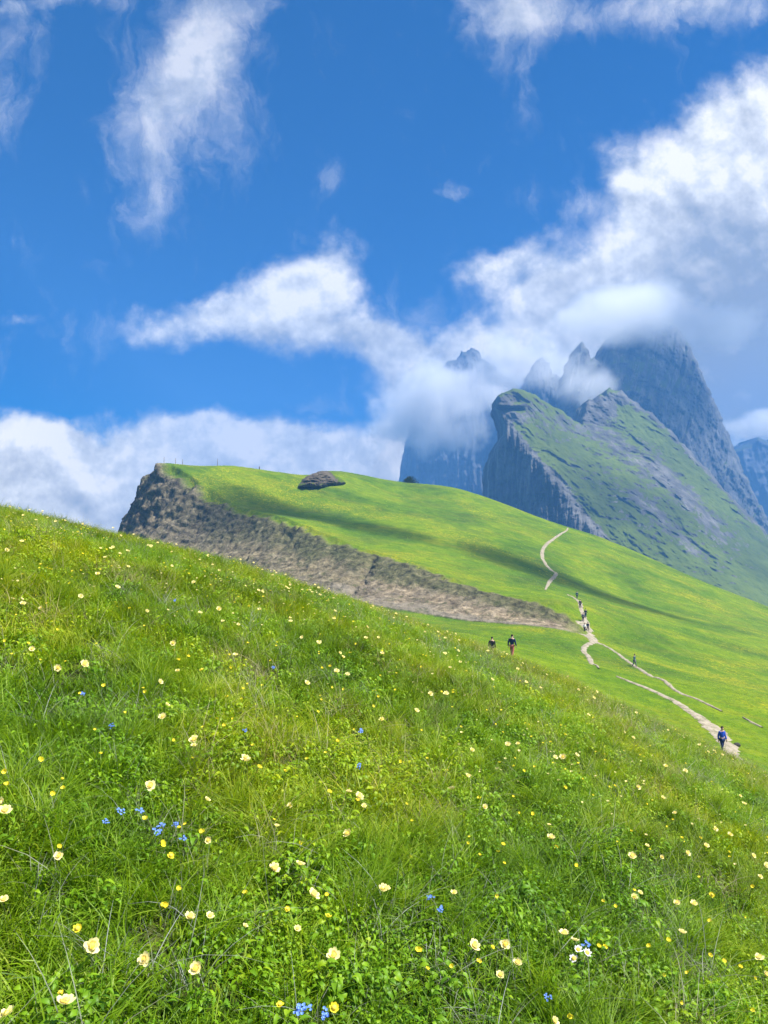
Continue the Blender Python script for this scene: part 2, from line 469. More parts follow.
def build_mountain(name, poly, depth_fn, relief_fn, grass_fn, mat, thick, step=0.8, amp=2.5, seed=0, label=None, rim=3.5):
    """a mountain whose skyline is POLY: a front with its own relief, a back THICK metres behind, joined along the skyline"""
    rp = rough_poly(poly, amp, seed=seed)
    x0, y0 = rp.min(0) - 2; x1, y1 = rp.max(0) + 2
    gx = np.arange(x0, x1, step); gy = np.arange(y0, y1, step)
    PX, PY = np.meshgrid(gx, gy)
    ins = inside(rp, PX, PY)
    # keep cells with at least one inside corner
    cell = ins[:-1, :-1] | ins[1:, :-1] | ins[:-1, 1:] | ins[1:, 1:]
    used = np.zeros_like(ins)
    for a in (slice(None, -1), slice(1, None)):
        for b in (slice(None, -1), slice(1, None)):
            used[a, b] |= cell
    ed, bx, by = edge_near(rp, PX, PY)
    PX = np.where(ins, PX, bx); PY = np.where(ins, PY, by); ed = np.where(ins, ed, 0)
    D = depth_fn(PX, PY)
    roll = 1 - np.clip(ed / rim, 0, 1)
    D = D + thick * 0.12 * (1 - np.sqrt(np.maximum(0, 1 - roll ** 2)))
    x, z = (PX - HX) / F * D, (HY - PY) / F * D
    rel = relief_fn(PX, PY, x, D, z)
    D2 = D + rel * np.clip(ed / 3, 0.15, 1)
    front = np.stack([(PX - HX) / F * D2, D2, (HY - PY) / F * D2], -1)
    back = np.stack([x * 1.0, D + thick * (0.25 + 0.75 * np.clip(ed / 40, 0, 1)) , z - thick * 0.15 * np.clip(ed / 40, 0, 1)], -1)
    idx = -np.ones(used.shape, int); idx[used] = np.arange(used.sum())
    n = used.sum()
    ci, cj = np.nonzero(cell)
    ff = np.stack([idx[ci, cj], idx[ci + 1, cj], idx[ci + 1, cj + 1], idx[ci, cj + 1]], -1)
    bf = ff[:, ::-1] + n
    # rim: edges used by one cell only
    e = np.concatenate([ff[:, [0, 1]], ff[:, [1, 2]], ff[:, [2, 3]], ff[:, [3, 0]]])
    key = np.sort(e, 1); k1 = key[:, 0] * (n + 1) + key[:, 1]
    u, first, cnt = np.unique(k1, return_index=True, return_counts=True)
    be = e[first[cnt == 1]]
    rim = np.stack([be[:, 1], be[:, 0], be[:, 0] + n, be[:, 1] + n], -1)
    me = mesh_np(name, np.concatenate([front[used], back[used]]), [ff, bf, rim])
    g = grass_fn(PX, PY)[used]
    fattr(me, 'grass', np.concatenate([g, g]))
    me.materials.append(mat)
    o = link(bpy.data.objects.new(name, me)); tag(o, kind='structure', label=label)
    return o


def mountain_mat(name, rock_a, rock_b, green, strata=0.02):
    m, nt = material(name)
    geo = nt.add('ShaderNodeNewGeometry')
    P, N = geo.outputs['Position'], geo.outputs['Normal']
    sx = nt.add('ShaderNodeSeparateXYZ', {0: N}).outputs[2]
    mp = nt.add('ShaderNodeMapping', {0: P, 3: (1, 1, 0.28)}).outputs[0]
    n1 = nt.noise(mp, 0.05, 7, 0.68, 0.3); n2 = nt.noise(P, 0.012, 5, 0.6); n3 = nt.noise(P, 0.10, 6, 0.7)
    rock = nt.ramp(n1, [(0.3, tuple(c * 0.55 for c in rock_a)), (0.5, rock_a), (0.7, rock_b)])
    gm = nt.math('ADD', nt.attr('grass'), nt.math('MULTIPLY', nt.math('SUBTRACT', n3, 0.5), 1.15))
    gm = nt.math('ADD', gm, nt.math('MULTIPLY', nt.math('SUBTRACT', sx, 0.50), 1.1))
    gm = nt.sstep(gm, 0.42, 0.60)
    gc = nt.ramp(n2, [(0.35, tuple(c * 0.62 for c in green)), (0.6, green)])
    gc = nt.mix(nt.sstep(n3, 0.3, 0.65), nt.mix(1.0, gc, (0.6, 0.65, 0.7), 'MULTIPLY'), gc)
    c = nt.mix(gm, rock, gc)
    b = nt.add('ShaderNodeBump', {'Strength': 0.4, 'Distance': 5.0, 'Height': n1})
    p = nt.add('ShaderNodeBsdfPrincipled', {'Base Color': c, 'Roughness': 0.95, 'Specular IOR Level': 0.1, 'Normal': b.outputs[0]})
    nt.l.new(p.outputs[0], nt.out.inputs[0])
    return m


def depth_tps(pts):
    t = TPS(np.array([p[:2] for p in pts], float), np.array([p[2] for p in pts], float), 1e-3)
    return lambda x, y: t(x, y)


def gauss(x, y, cx, cy, rx, ry, rot=0.0):
    c, s = math.cos(math.radians(rot)), math.sin(math.radians(rot))
    dx, dy = x - cx, y - cy
    return np.exp(-(((c * dx + s * dy) / rx) ** 2 + ((-s * dx + c * dy) / ry) ** 2))


def build_mountains():
    # the near buttress with its cliff and grassy dip slope
    pa = [(497, 397), (502, 393), (508, 390.5), (517, 388), (524, 391), (534, 394), (546, 402), (560, 410), (571, 418), (581, 424), (583, 410), (585, 403), (590, 399), (594, 401), (599, 394), (604, 396), (609, 388), (615, 391), (621, 390), (628, 398), (637, 402), (645, 411), (652, 412), (661, 423), (672, 431), (681, 443), (690, 450), (700, 463), (712, 473), (720, 485),
          (745, 510), (768, 534), (800, 562), (840, 600), (880, 660), (880, 760), (560, 760), (480, 640), (484, 520), (488, 490), (487, 476), (489, 461), (496, 446), (504, 434), (503, 424), (499, 413), (496, 408)]
    dA = depth_tps([(499, 400, 775), (500, 430, 770), (488, 490, 790), (484, 600, 800), (515, 435, 742), (545, 470, 700), (590, 525, 655), (560, 500, 695), (530, 470, 725), (520, 520, 730), (560, 400, 850), (580, 418, 870),
                    (600, 398, 905), (640, 411, 915), (700, 462, 885), (768, 534, 830), (840, 600, 780), (640, 480, 760), (640, 560, 640), (700, 520, 740), (700, 600, 580), (768, 605, 610), (768, 680, 500), (860, 700, 520), (560, 700, 600)])

    def relA(px, py, x, d, z):
        q = (py - 400) - 0.80 * (px - 500)                       # across the dipping beds
        s = (px - 500) + 0.80 * (py - 400)
        wob = fbm(x / 90, d / 90, z / 90, octv=4, seed=61)
        bed = (q + 16 * wob) / 17.0
        saw = bed - np.floor(bed); saw = np.where(saw < 0.8, saw / 0.8, (1 - saw) / 0.2)
        bed2 = (q + 9 * wob) / 6.3
        saw2 = bed2 - np.floor(bed2); saw2 = np.where(saw2 < 0.75, saw2 / 0.75, (1 - saw2) / 0.25)
        slope = smooth(-8, 10, px - (512 + (py - 432) * 0.86))     # 0 on the cliff, 1 on the dip slope
        w1 = fbm(x / 45, d / 45, z / 45, octv=4, seed=65)
        big = fbm(s / 70 + w1, q / 24 + w1, octv=4, gain=.55, seed=62)
        ledge = smooth(-.15, .35, fbm(s / 60, q / 13 + 1.2 * w1, octv=3, seed=66))
        gul = fbm((s + 20 * w1) / 50, (q + 12 * w1) / 8, octv=5, seed=67, ridged=True)
        fis = fbm(px / 6.5, py / 55, octv=5, seed=63, ridged=True)
        rough = fbm(x / 26, d / 26, z / 20, octv=6, gain=.62, seed=64)
        r = slope * (-1.8 * saw * ledge - 0.8 * saw2 * (1 - ledge) - 15 * big - 1.3 * gul) + (1 - slope) * (-13 * fis - 6 * rough) - 8 * rough
        r = r + 24 * np.exp(-((py - 408.5 - 0.05 * (px - 500)) / 1.6) ** 2) * smooth(527, 518, px) - 8 * np.exp(-((py - 405.0) / 2.0) ** 2) * smooth(527, 518, px)
        return r

    def grA(px, py):
        slope = smooth(-4, 12, px - (512 + (py - 432) * 0.86))
        g = 0.47 + 0.0 * px
        g = g + 0.42 * smooth(-6, 40, (py - 470) - 0.62 * (px - 545)) * slope          # the meadows at its foot
        g = g - 0.42 * gauss(px, py, 600, 436, 80, 13, 34) - 0.36 * gauss(px, py, 690, 502, 70, 11, 46) - 0.3 * gauss(px, py, 690, 545, 50, 8, 40) - 0.3 * gauss(px, py, 640, 500, 40, 8, 38)
        g = g + 0.42 * gauss(px, py, 545, 405, 40, 9, 30) + 0.40 * gauss(px, py, 545, 452, 60, 7, 42) + 0.40 * gauss(px, py, 684, 464, 90, 7, 46) + 0.25 * gauss(px, py, 640, 420, 30, 10, 30)
        g = g + 0.10 * fbm((px + py) / 60, (py - .8 * px) / 9, octv=3, seed=69)
        g = g - 0.8 * gauss(px, py, 598, 408, 20, 14)
        g = g - 0.75 * gauss(px, py, 640, 402, 45, 9, 36) - 0.6 * gauss(px, py, 700, 458, 60, 6, 47) - 0.5 * gauss(px, py, 750, 512, 30, 5, 42)
        g = g * slope - 0.6 * (1 - slope)
        g = g - 0.6 * gauss(px, py, 503, 412, 20, 18)
        return g
    mA = mountain_mat('dolomite_with_turf', (0.085, 0.083, 0.078), (0.20, 0.192, 0.178), (0.105, 0.140, 0.018))
    build_mountain('mountain', pa, dA, relA, grA, mA, 170, 0.6, 3.2, 3, 'near rocky peak with a sheer grey cliff and grassy ledges behind the meadow')

    # the tall peak behind it
    pb = [(560, 430), (565, 388), (568, 372), (571, 369), (573, 355), (577, 352), (579, 345), (582, 341), (585, 348), (588, 349), (591, 358), (594, 357), (598, 364), (602, 354), (605, 347), (609, 342), (614, 333), (628, 326), (645, 318), (662, 318), (676, 326), (688, 343), (697, 362), (707, 384),
          (716, 404), (726, 428), (736, 452), (748, 480), (760, 505), (775, 530), (800, 560), (860, 640), (860, 720), (540, 720), (545, 500)]
    dB = depth_tps([(570, 380, 1230), (600, 350, 1220), (650, 320, 1240), (690, 345, 1250), (730, 440, 1200), (770, 520, 1150), (650, 420, 1110), (600, 430, 1130), (690, 420, 1140), (640, 370, 1170), (600, 380, 1170), (650, 520, 1050), (800, 640, 1000), (560, 600, 1060)])

    def relB(px, py, x, d, z):
        w = fbm(x / 140, d / 140, z / 200, octv=3, seed=71)
        fis = fbm(px / 13 + w + (py - 400) * 0.02, py / 80, octv=6, seed=72, ridged=True)
        rough = fbm(x / 45, d / 45, z / 60, octv=6, gain=.6, seed=73)
        cut = 60 * np.exp(-((px - 599 - (py - 350) * 0.05) / 6) ** 2) * smooth(420, 350, py)
        return -26 * fis - 26 * rough + cut

    mB = mountain_mat('high_dolomite', (0.085, 0.086, 0.086), (0.19, 0.188, 0.18), (0.07, 0.10, 0.022))
    build_mountain('mountain', pb, dB, relB, lambda px, py: 0.12 + 0.25 * gauss(px, py, 640, 380, 50, 40), mB, 260, 0.7, 4.5, 9, 'tallest steep grey peak whose top is wrapped in cloud')

    pc = [(500, 470), (516, 400), (524, 384), (527, 374), (533, 369), (536, 361), (541, 356), (544, 362), (549, 364), (552, 373), (558, 374), (566, 384), (590, 400), (610, 470), (610, 560), (500, 560)]
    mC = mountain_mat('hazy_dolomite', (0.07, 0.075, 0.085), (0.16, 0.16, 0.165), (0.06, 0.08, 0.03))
    dC = depth_tps([(520, 395, 1420), (541, 357, 1440), (600, 400, 1400), (560, 470, 1330), (500, 560, 1300), (610, 560, 1300)])
    relC = lambda px, py, x, d, z: -40 * fbm(px / 11, py / 50, octv=5, seed=81, ridged=True) - 20 * fbm(x / 40, d / 40, z / 40, octv=4, seed=82)
    build_mountain('mountain', pc, dC, relC, lambda px, py: 0 * px, mC, 200, 0.7, 7.0, 15, 'small hazy rock spire between the two bigger peaks')

    pd = [(380, 600), (394, 500), (400, 474), (404, 452), (409, 430), (413, 404), (418, 384), (428, 372), (440, 370), (448, 361), (457, 360), (461, 351), (466, 352), (471, 346), (478, 350), (481, 357), (488, 362), (500, 372), (530, 395), (560, 430), (580, 500), (580, 620)]
    dD = depth_tps([(400, 474, 1850), (415, 395, 1840), (470, 348, 1820), (530, 400, 1800), (470, 430, 1760), (440, 500, 1740), (520, 520, 1730), (400, 600, 1740), (580, 600, 1720)])
    relD = lambda px, py, x, d, z: -70 * fbm(px / 16, py / 70, octv=6, seed=91, ridged=True) - 35 * fbm(x / 60, d / 60, z / 60, octv=5, seed=92)
    build_mountain('mountain', pd, dD, relD, lambda px, py: 0 * px, mC, 300, 0.8, 6.0, 21, 'far blue wall of rock half hidden by drifting cloud')

    pe = [(700, 560), (715, 490), (722, 462), (733, 450), (745, 446), (758, 436), (772, 444), (800, 425), (850, 430), (900, 450), (980, 500), (980, 640), (700, 640)]
    dE = depth_tps([(720, 450, 1840), (760, 409, 1840), (850, 418, 1840), (960, 480, 1840), (760, 520, 1780), (900, 560, 1760), (700, 600, 1780)])
    relE = lambda px, py, x, d, z: -70 * fbm(px / 26, py / 60, octv=5, seed=101, ridged=True) - 40 * fbm(x / 80, d / 80, z / 80, octv=4, seed=102)
    build_mountain('mountain', pe, dE, relE, lambda px, py: 0.15 + 0 * px, mC, 400, 1.2, 3.0, 27, 'faint blue mountains far off beyond the tall peak')


# ------------------------------------------------------------------ sky
def build_world():
    w = bpy.data.worlds.new("World"); scene.world = w; w.use_nodes = True
    w.node_tree.nodes.clear()
    nt = NT(w.node_tree)
    STR = 0.052
    d = nt.add('ShaderNodeTexCoord').outputs['Generated']
    sky = nt.add('ShaderNodeTexSky', sky_type='NISHITA', sun_disc=False, sun_elevation=SUN_EL, sun_rotation=SUN_AZ, altitude=2400, air_density=1.0, dust_density=0.3, ozone_density=2.2).outputs[0]
    sky = nt.add('ShaderNodeHueSaturation', {'Hue': 0.497, 'Saturation': 1.6, 'Value': 1.0, 'Color': sky}).outputs[0]
    sky = nt.mix(1.0, sky, (0.07, 0.80, 0.98), "MULTIPLY")
    s = nt.add('ShaderNodeSeparateXYZ', {0: d})
    dy = nt.math('MAXIMUM', s.outputs[1], 0.08)
    u = nt.math('DIVIDE', s.outputs[0], dy); v = nt.math('DIVIDE', s.outputs[2], dy)
    q0 = nt.add('ShaderNodeCombineXYZ', {0: u, 1: v, 2: 0.0}).outputs[0]
    # ragged outlines: bend the sky coordinates with two scales of noise
    wn = nt.add('ShaderNodeTexNoise', {'Vector': q0, 'Scale': 9.0, 'Detail': 5.0, 'Roughness': 0.62}).outputs['Color']
    wv = nt.add('ShaderNodeVectorMath', {0: wn, 1: (0.5, 0.5, 0.5)}, operation='SUBTRACT').outputs[0]
    q = nt.add('ShaderNodeVectorMath', {0: wv, 1: (0.085, 0.085, 0.0), 2: q0}, operation='MULTIPLY_ADD').outputs[0]

    def blob_sum(items):
        tot = None
        for (cx, cy, rx, ry, rot, amp) in items:
            m = nt.add('ShaderNodeMapping', {0: q, 1: ((cx - HX) / F, (HY - cy) / F, 0), 2: (0, 0, math.radians(rot)), 3: (rx / F, ry / F, 1)}, vector_type='TEXTURE').outputs[0]
            dd = nt.add('ShaderNodeVectorMath', {0: m, 1: m}, operation='DOT_PRODUCT').outputs['Value']
            g = nt.math('EXPONENT', nt.math('MULTIPLY', dd, -1.0))
            tot = nt.math('MULTIPLY', g, amp) if tot is None else nt.math('MULTIPLY_ADD', g, amp, tot)
        return tot
    # (column, row, half width, half height, tilt, weight)
    M = blob_sum([
        (785, 250, 150, 125, 25, 2.2), (690, 268, 105, 62, 32, 1.7), (748, 142, 70, 48, 24, 1.2), (610, 276, 66, 28, 14, 1.2), (498, 264, 44, 20, 16, 0.8), (545, 290, 36, 16, 10, 0.5), (770, 370, 190, 70, 0, 1.5),
        (630, 175, 30, 26, 40, 0.45), (650, 335, 140, 38, 0, 1.3), (660, 205, 40, 30, 30, 0.5),
        (322, 274, 42, 36, 35, 1.0), (258, 300, 70, 28, 14, 0.95), (158, 328, 44, 18, 4, 0.66), (205, 300, 30, 16, 20, 0.4), (300, 328, 80, 26, -6, 0.72), (382, 348, 52, 28, -32, 0.95), (430, 395, 54, 62, -20, 1.0), (510, 352, 48, 24, 10, 1.2), (400, 480, 44, 30, 0, 1.0),
        (20, 478, 110, 42, 0, 1.6), (57, 436, 34, 18, 0, 0.9), (5, 432, 30, 18, 0, .7), (150, 470, 95, 38, 8, 1.6), (215, 440, 40, 18, 0, .6), (268, 456, 90, 28, -6, 1.5), (355, 464, 70, 28, -8, 1.4), (120, 530, 340, 44, 0, 1.6),
        (22, 315, 24, 12, 0, 0.5),
    ])
    MW = blob_sum([
        (205, 40, 46, 44, 10, 0.78), (180, 88, 52, 40, 25, 0.85), (150, 140, 40, 44, 20, 0.62), (150, 205, 34, 40, 10, 0.55), (225, 140, 34, 50, 10, 0.40), (0, 110, 30, 60, 0, 0.46), (60, 3, 80, 12, 0, 0.50), (240, 5, 50, 24, 0, 0.45), (15, 35, 30, 30, 0, .4),
        (510, 8, 60, 28, 0, 0.95), (512, 60, 26, 46, 0, 0.5), (680, 8, 105, 26, 0, 0.85), (325, 180, 20, 22, 0, 0.5), (318, 408, 26, 10, 0, 0.55), (455, 190, 18, 10, 0, .45), (575, 195, 50, 22, 0, 0.45), (420, 340, 60, 60, -20, .4),
        (80, 330, 60, 20, 0, .3), (600, 215, 60, 30, 30, .3),
    ])
    fb = nt.noise(q0, 11.5, 12, 0.625, 0.08)
    mp2 = nt.add('ShaderNodeVectorMath', {0: q0, 1: (0.010, 0.022, 0.0)}, operation='ADD').outputs[0]
    fb2 = nt.noise(mp2, 11.5, 9, 0.61, 0.08)
    dens = nt.math('ADD', M, nt.math('MULTIPLY', nt.math('SUBTRACT', fb, 0.5), 1.35))
    alpha = nt.sstep(dens, 0.20, 1.08)
    mw = nt.add('ShaderNodeMapping', {0: q, 2: (0, 0, 0.5), 3: (1.5, 0.8, 1)}).outputs[0]
    fw = nt.noise(mw, 15.0, 10, 0.66, 0.5)
    aw = nt.sstep(nt.math('MULTIPLY_ADD', nt.math('SUBTRACT', fw, 0.5), 1.5, MW), 0.10, 1.2, 0.0, 0.66)
    alpha = nt.math('MAXIMUM', alpha, aw)
    alpha = nt.math('MULTIPLY', alpha, nt.sstep(s.outputs[1], 0.08, 0.3))
    # light and shade inside the clouds
    rel = nt.math('MULTIPLY', nt.math('SUBTRACT', fb, fb2), 2.4)
    sh = blob_sum([(750, 340, 140, 80, 10, 0.95), (735, 240, 90, 50, 20, 0.36), (640, 290, 80, 26, 20, 0.30), (770, 395, 120, 45, 0, 0.5), (250, 350, 150, 24, 4, 0.5), (400, 360, 45, 40, 0, 0.18), (200, 505, 330, 26, 0, 0.2), (60, 505, 110, 22, 0, 0.2), (640, 345, 60, 20, 0, 0.2)])
    lit = nt.math('SUBTRACT', nt.math('ADD', 0.84, rel), sh, clamp=True)
    cc = nt.ramp(lit, [(0.0, (0.40, 0.44, 0.50)), (0.45, (0.66, 0.67, 0.69)), (0.78, (0.94, 0.94, 0.93)), (1.0, (1.22, 1.16, 1.08))])
    ccs = nt.add('ShaderNodeVectorMath', {0: cc, 3: 0.43 / STR}, operation='SCALE').outputs[0]
    # unseen broken white cloud behind and beside the view, added as fill light
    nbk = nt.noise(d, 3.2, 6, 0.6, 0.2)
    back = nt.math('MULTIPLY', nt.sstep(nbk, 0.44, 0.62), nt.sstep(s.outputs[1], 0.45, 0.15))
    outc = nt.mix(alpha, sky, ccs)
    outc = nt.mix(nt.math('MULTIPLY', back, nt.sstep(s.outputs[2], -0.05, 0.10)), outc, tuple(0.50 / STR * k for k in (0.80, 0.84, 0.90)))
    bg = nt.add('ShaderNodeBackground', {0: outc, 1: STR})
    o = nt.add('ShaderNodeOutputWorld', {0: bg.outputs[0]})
    w.cycles.sampling_method = 'MANUAL'; w.cycles.sample_map_resolution = 512


def build_light():
    L = bpy.data.lights.new('sun', 'SUN'); L.energy = 4.6; L.angle = math.radians(0.53); L.color = (1.0, 0.96, 0.89)
    o = link(bpy.data.objects.new('sun', L)); o.rotation_euler = (-SUN).to_track_quat('-Z', 'Y').to_euler(); o.location = (60, 20, 90)


HAZE = 0.00052


def build_haze():
    x0, x1, y0, y1, z0, z1 = -520.0, 1500.0, -300.0, 2050.0, -620.0, 430.0
    V = [(x, y, z) for z in (z0, z1) for y in (y0, y1) for x in (x0, x1)]
    Fc = [(0, 2, 3, 1), (4, 5, 7, 6), (0, 1, 5, 4), (2, 6, 7, 3), (0, 4, 6, 2), (1, 3, 7, 5)]
    me = mesh_np('haze', V, np.array(Fc), False)
    m, nt = material('blue_air')
    pv = nt.add('ShaderNodeVolumePrincipled', {'Color': (0.115, 0.32, 0.72, 1), 'Density': HAZE, 'Anisotropy': 0.0})
    nt.l.new(pv.outputs[0], nt.out.inputs[1])
    me.materials.append(m)
    tag(link(bpy.data.objects.new('haze', me)), kind='stuff')


def build_camera():
    cam = bpy.data.cameras.new('camera'); o = link(bpy.data.objects.new('camera', cam))
    o.rotation_euler = (math.radians(90), 0, 0)
    cam.sensor_fit = 'VERTICAL'; cam.sensor_height = 24.0; cam.lens = 24.0 * F / 1024
    cam.shift_y = (HY - 512) / 1024
    cam.clip_start = 0.05; cam.clip_end = 20000
    scene.camera = o


# ------------------------------------------------------------------ clouds that drift in front of the peaks
def cloud_mat(name, dens, scale, seed, thr=0.30, k=1.5, stretch=(1, 1, 1)):
    m, nt = material(name)
    tc = nt.add('ShaderNodeTexCoord')
    p = tc.outputs['Object']
    wn = nt.add('ShaderNodeTexNoise', {'Vector': p, 'Scale': 1.3, 'Detail': 2.0}).outputs['Color']
    wv = nt.add('ShaderNodeVectorMath', {0: wn, 1: (0.5, 0.5, 0.5)}, operation='SUBTRACT').outputs[0]
    pw = nt.add('ShaderNodeVectorMath', {0: wv, 1: (0.55, 0.55, 0.55), 2: p}, operation='MULTIPLY_ADD').outputs[0]
    r2 = nt.add('ShaderNodeVectorMath', {0: pw, 1: pw}, operation='DOT_PRODUCT').outputs['Value']
    body = nt.math('SUBTRACT', 0.85, nt.math('MULTIPLY', r2, 1.35))
    P = nt.add('ShaderNodeMapping', {0: nt.add('ShaderNodeNewGeometry').outputs['Position'], 1: (seed * 91.0, 0, 0), 3: stretch}).outputs[0]
    f = nt.noise(P, scale, 5, 0.6)
    d = nt.math('SUBTRACT', nt.math('MULTIPLY_ADD', nt.math('SUBTRACT', f, 0.5), k, body), thr)
    d = nt.math('MULTIPLY', nt.sstep(d, 0.0, 0.7), dens)
    v = nt.add('ShaderNodeVolumePrincipled', {'Color': (1, 1, 1, 1), 'Density': d, 'Anisotropy': 0.25})
    nt.l.new(v.outputs[0], nt.out.inputs[1])
    return m


def ico(sub):
    import bmesh
    bm = bmesh.new(); bmesh.ops.create_icosphere(bm, subdivisions=sub, radius=1.0)
    V = np.array([v.co[:] for v in bm.verts]); Fc = np.array([[v.index for v in f.verts] for f in bm.faces])
    bm.free()
    return V, Fc


def cloud(px, py, d, rx, ry, rd, rot, dens, nscale, seed, label, thr=0.3, k=1.5, loc=None, size=None, stretch=(1, 1, 1)):
    V, Fc = ico(4)
    n = fbm(V[:, 0] * 2.2 + seed, V[:, 1] * 2.2, V[:, 2] * 2.2, octv=3, seed=seed)
    V = V * (0.95 + 0.16 * n[:, None])
    me = mesh_np('cloud', V, Fc); me.materials.append(cloud_mat('drifting_cloud', dens, nscale, seed, thr, k, stretch))
    o = link(bpy.data.objects.new('cloud', me))
    o.location = px3(px, py, d) if loc is None else loc
    o.scale = (rx / F * d, rd, ry / F * d) if size is None else size
    o.rotation_euler = (0, math.radians(rot), 0) if size is None else (0, 0, math.radians(rot))
    tag(o, label, 'cloud')
    return o


def build_clouds():
    cloud(655, 318, 1130, 170, 38, 150, 2, 0.020, 0.012, 3, 'white cloud wrapped round the summit of the tallest peak', thr=0.14, k=2.2)
    cloud(442, 405, 1500, 116, 66, 140, -20, 0.024, 0.0125, 5, 'large torn white cloud drifting across the far blue rock wall', thr=0.20, k=2.8)
    cloud(572, 374, 1010, 80, 40, 70, 26, 0.018, 0.017, 8, 'thin white wisp of cloud sinking into the gap behind the near rocky peak', thr=0.24, k=2.8)
    cloud(524, 362, 1375, 76, 42, 45, 10, 0.030, 0.015, 6, 'bright white cloud veiling the small rock spire and across the shoulder of the far wall', thr=0.16, k=2.5)
    cloud(775, 424, 1500, 80, 20, 120, 4, 0.016, 0.012, 9, 'grey veil of cloud over the faint mountains beyond the tall peak', thr=0.16, k=2.4)

    # low clouds whose shade lies in bands over the hillside and the peaks
    def over(a, b, dist, w, h, dens, seed, nscale, label, grow=1.0):
        A, B = Vector(a), Vector(b)
        at = (A + B) / 2 + SUN * dist
        V = B - A
        return cloud(0, 0, 1, 1, 1, 1, math.degrees(math.atan2(V.y, V.x)), dens, nscale, seed, label, thr=0.0, k=1.1, loc=at, size=(V.length * .5 * grow, w, h))
    over(hit(185, 486, 100), hit(480, 556, 100), 400, 16, 12, 0.10, 11, 0.05, 'narrow low cloud beyond the frame that shades the upper ridge meadow', 1.25)
    over(hit(400, 532, 100), hit(750, 638, 100), 430, 19, 13, 0.10, 12, 0.05, 'long narrow low cloud beyond the frame that shades a band across the paths', 1.2)
    over(hit(200, 475, 100), hit(300, 522, 100), 460, 15, 10, 0.09, 13, 0.05, 'small low cloud beyond the frame that shades the turf above the cliff', 1.1)
    over(px3(600, 380, 1150), px3(700, 420, 1150), 720, 150, 90, 0.012, 14, 0.008, 'broad cloud beyond the frame that shades the tallest peak', 2.2)
    over(px3(540, 440, 730), px3(720, 560, 660), 600, 110, 60, 0.005, 15, 0.012, 'soft cloud beyond the frame that dulls the slope of the near rocky peak', 1.2)


# ------------------------------------------------------------------ meadow plants
def strip_plant(blades):
    """blades: list of (base, dir_xy angle, height, reach, width, tint, droop) -> verts, quads, tint"""
    V, Q, T = [], [], []
    S = 5
    for (bx, by, a, h, reach, w, tint, twist) in blades:
        ca, sa = math.cos(a), math.sin(a)
        wa = a + math.pi / 2 + twist
        wx, wy = math.cos(wa), math.sin(wa)
        b0 = len(V)
        for i in range(S + 1):
            t = i / S
            out = reach * t ** 1.7; z = h * (t - 0.32 * (reach / max(h, .01)) * t ** 3) - 0.01
            ww = w * (1 - t ** 1.8) * (0.65 + 0.35 * min(1, t * 4)) + 0.0004
            cx, cy = bx + ca * out, by + sa * out
            V.append((cx - wx * ww / 2, cy - wy * ww / 2, z)); V.append((cx + wx * ww / 2, cy + wy * ww / 2, z))
            T += [tint, tint]
        for i in range(S):
            Q.append((b0 + 2 * i, b0 + 2 * i + 1, b0 + 2 * i + 3, b0 + 2 * i + 2))
    return V, Q, T


def leaf_plant(leaves):
    """leaves: (bx, by, angle, pitch, stalk, length, width, tint, lift)"""
    V, Q, T = [], [], []
    S = 5
    for (bx, by, a, pitch, stalk, L, W, tint, lift) in leaves:
        ca, sa = math.cos(a), math.sin(a)
        b0 = len(V)
        for i in range(S + 1):
            t = i / S
            dist = stalk * math.cos(lift) + L * t * math.cos(pitch - 0.8 * t)
            z = stalk * math.sin(lift) + L * t * math.sin(pitch - 0.8 * t)
            ww = W * math.sin(math.pi * (0.06 + 0.91 * t ** 0.8)) * (1 + 0.12 * math.sin(t * 17))
            cx, cy = bx + ca * dist, by + sa * dist
            for k in (-1, 0, 1):
                V.append((cx - sa * ww / 2 * k, cy + ca * ww / 2 * k, z + (0.18 * ww if k else 0)))
                T.append(tint)
        for i in range(S):
            for k in (0, 1):
                Q.append((b0 + 3 * i + k, b0 + 3 * i + k + 1, b0 + 3 * i + k + 4, b0 + 3 * i + k + 3))
        # stalk
        b1 = len(V)
        lx, ly, lz = bx + ca * stalk * math.cos(lift), by + sa * stalk * math.cos(lift), stalk * math.sin(lift)
        for (x, y, z) in ((bx, by, -0.01), (lx, ly, lz)):
            V.append((x - sa * .0011, y + ca * .0011, z)); V.append((x + sa * .0011, y - ca * .0011, z)); T += [tint, tint]
        Q.append((b1, b1 + 1, b1 + 3, b1 + 2))
    return V, Q, T


def plant_mat(name, stops, transl=0.45, rough=0.5, patch=0.85):
    m, nt = material(name)
    P = nt.add('ShaderNodeNewGeometry').outputs['Position']
    r = nt.add('ShaderNodeObjectInfo').outputs['Random']
    big = nt.noise(P, 0.9, 3, 0.6)
    f = nt.math('ADD', nt.math('MULTIPLY', nt.attr('tint'), 0.50), nt.math('MULTIPLY', r, 0.22))
    f = nt.math('ADD', f, nt.math('MULTIPLY', nt.math('SUBTRACT', big, 0.36), patch))
    c = nt.ramp(f, stops)
    hue = nt.sstep(nt.noise(P, 0.55, 3, 0.6), 0.36, 0.64)
    c = nt.mix(1.0, c, nt.mix(hue, (0.86, 1.0, 1.7), (1.16, 1.04, 0.8)), 'MULTIPLY')
    p = nt.add('ShaderNodeBsdfPrincipled', {'Base Color': c, 'Roughness': rough, 'Specular IOR Level': 0.28})
    ct = nt.mix(1.0, c, (1.25, 1.2, 0.5), 'MULTIPLY')
    tl = nt.add('ShaderNodeBsdfTranslucent', {'Color': ct})
    mx = nt.add('ShaderNodeMixShader', {0: transl, 1: p.outputs[0], 2: tl.outputs[0]})
    nt.l.new(mx.outputs[0], nt.out.inputs[0])
    return m


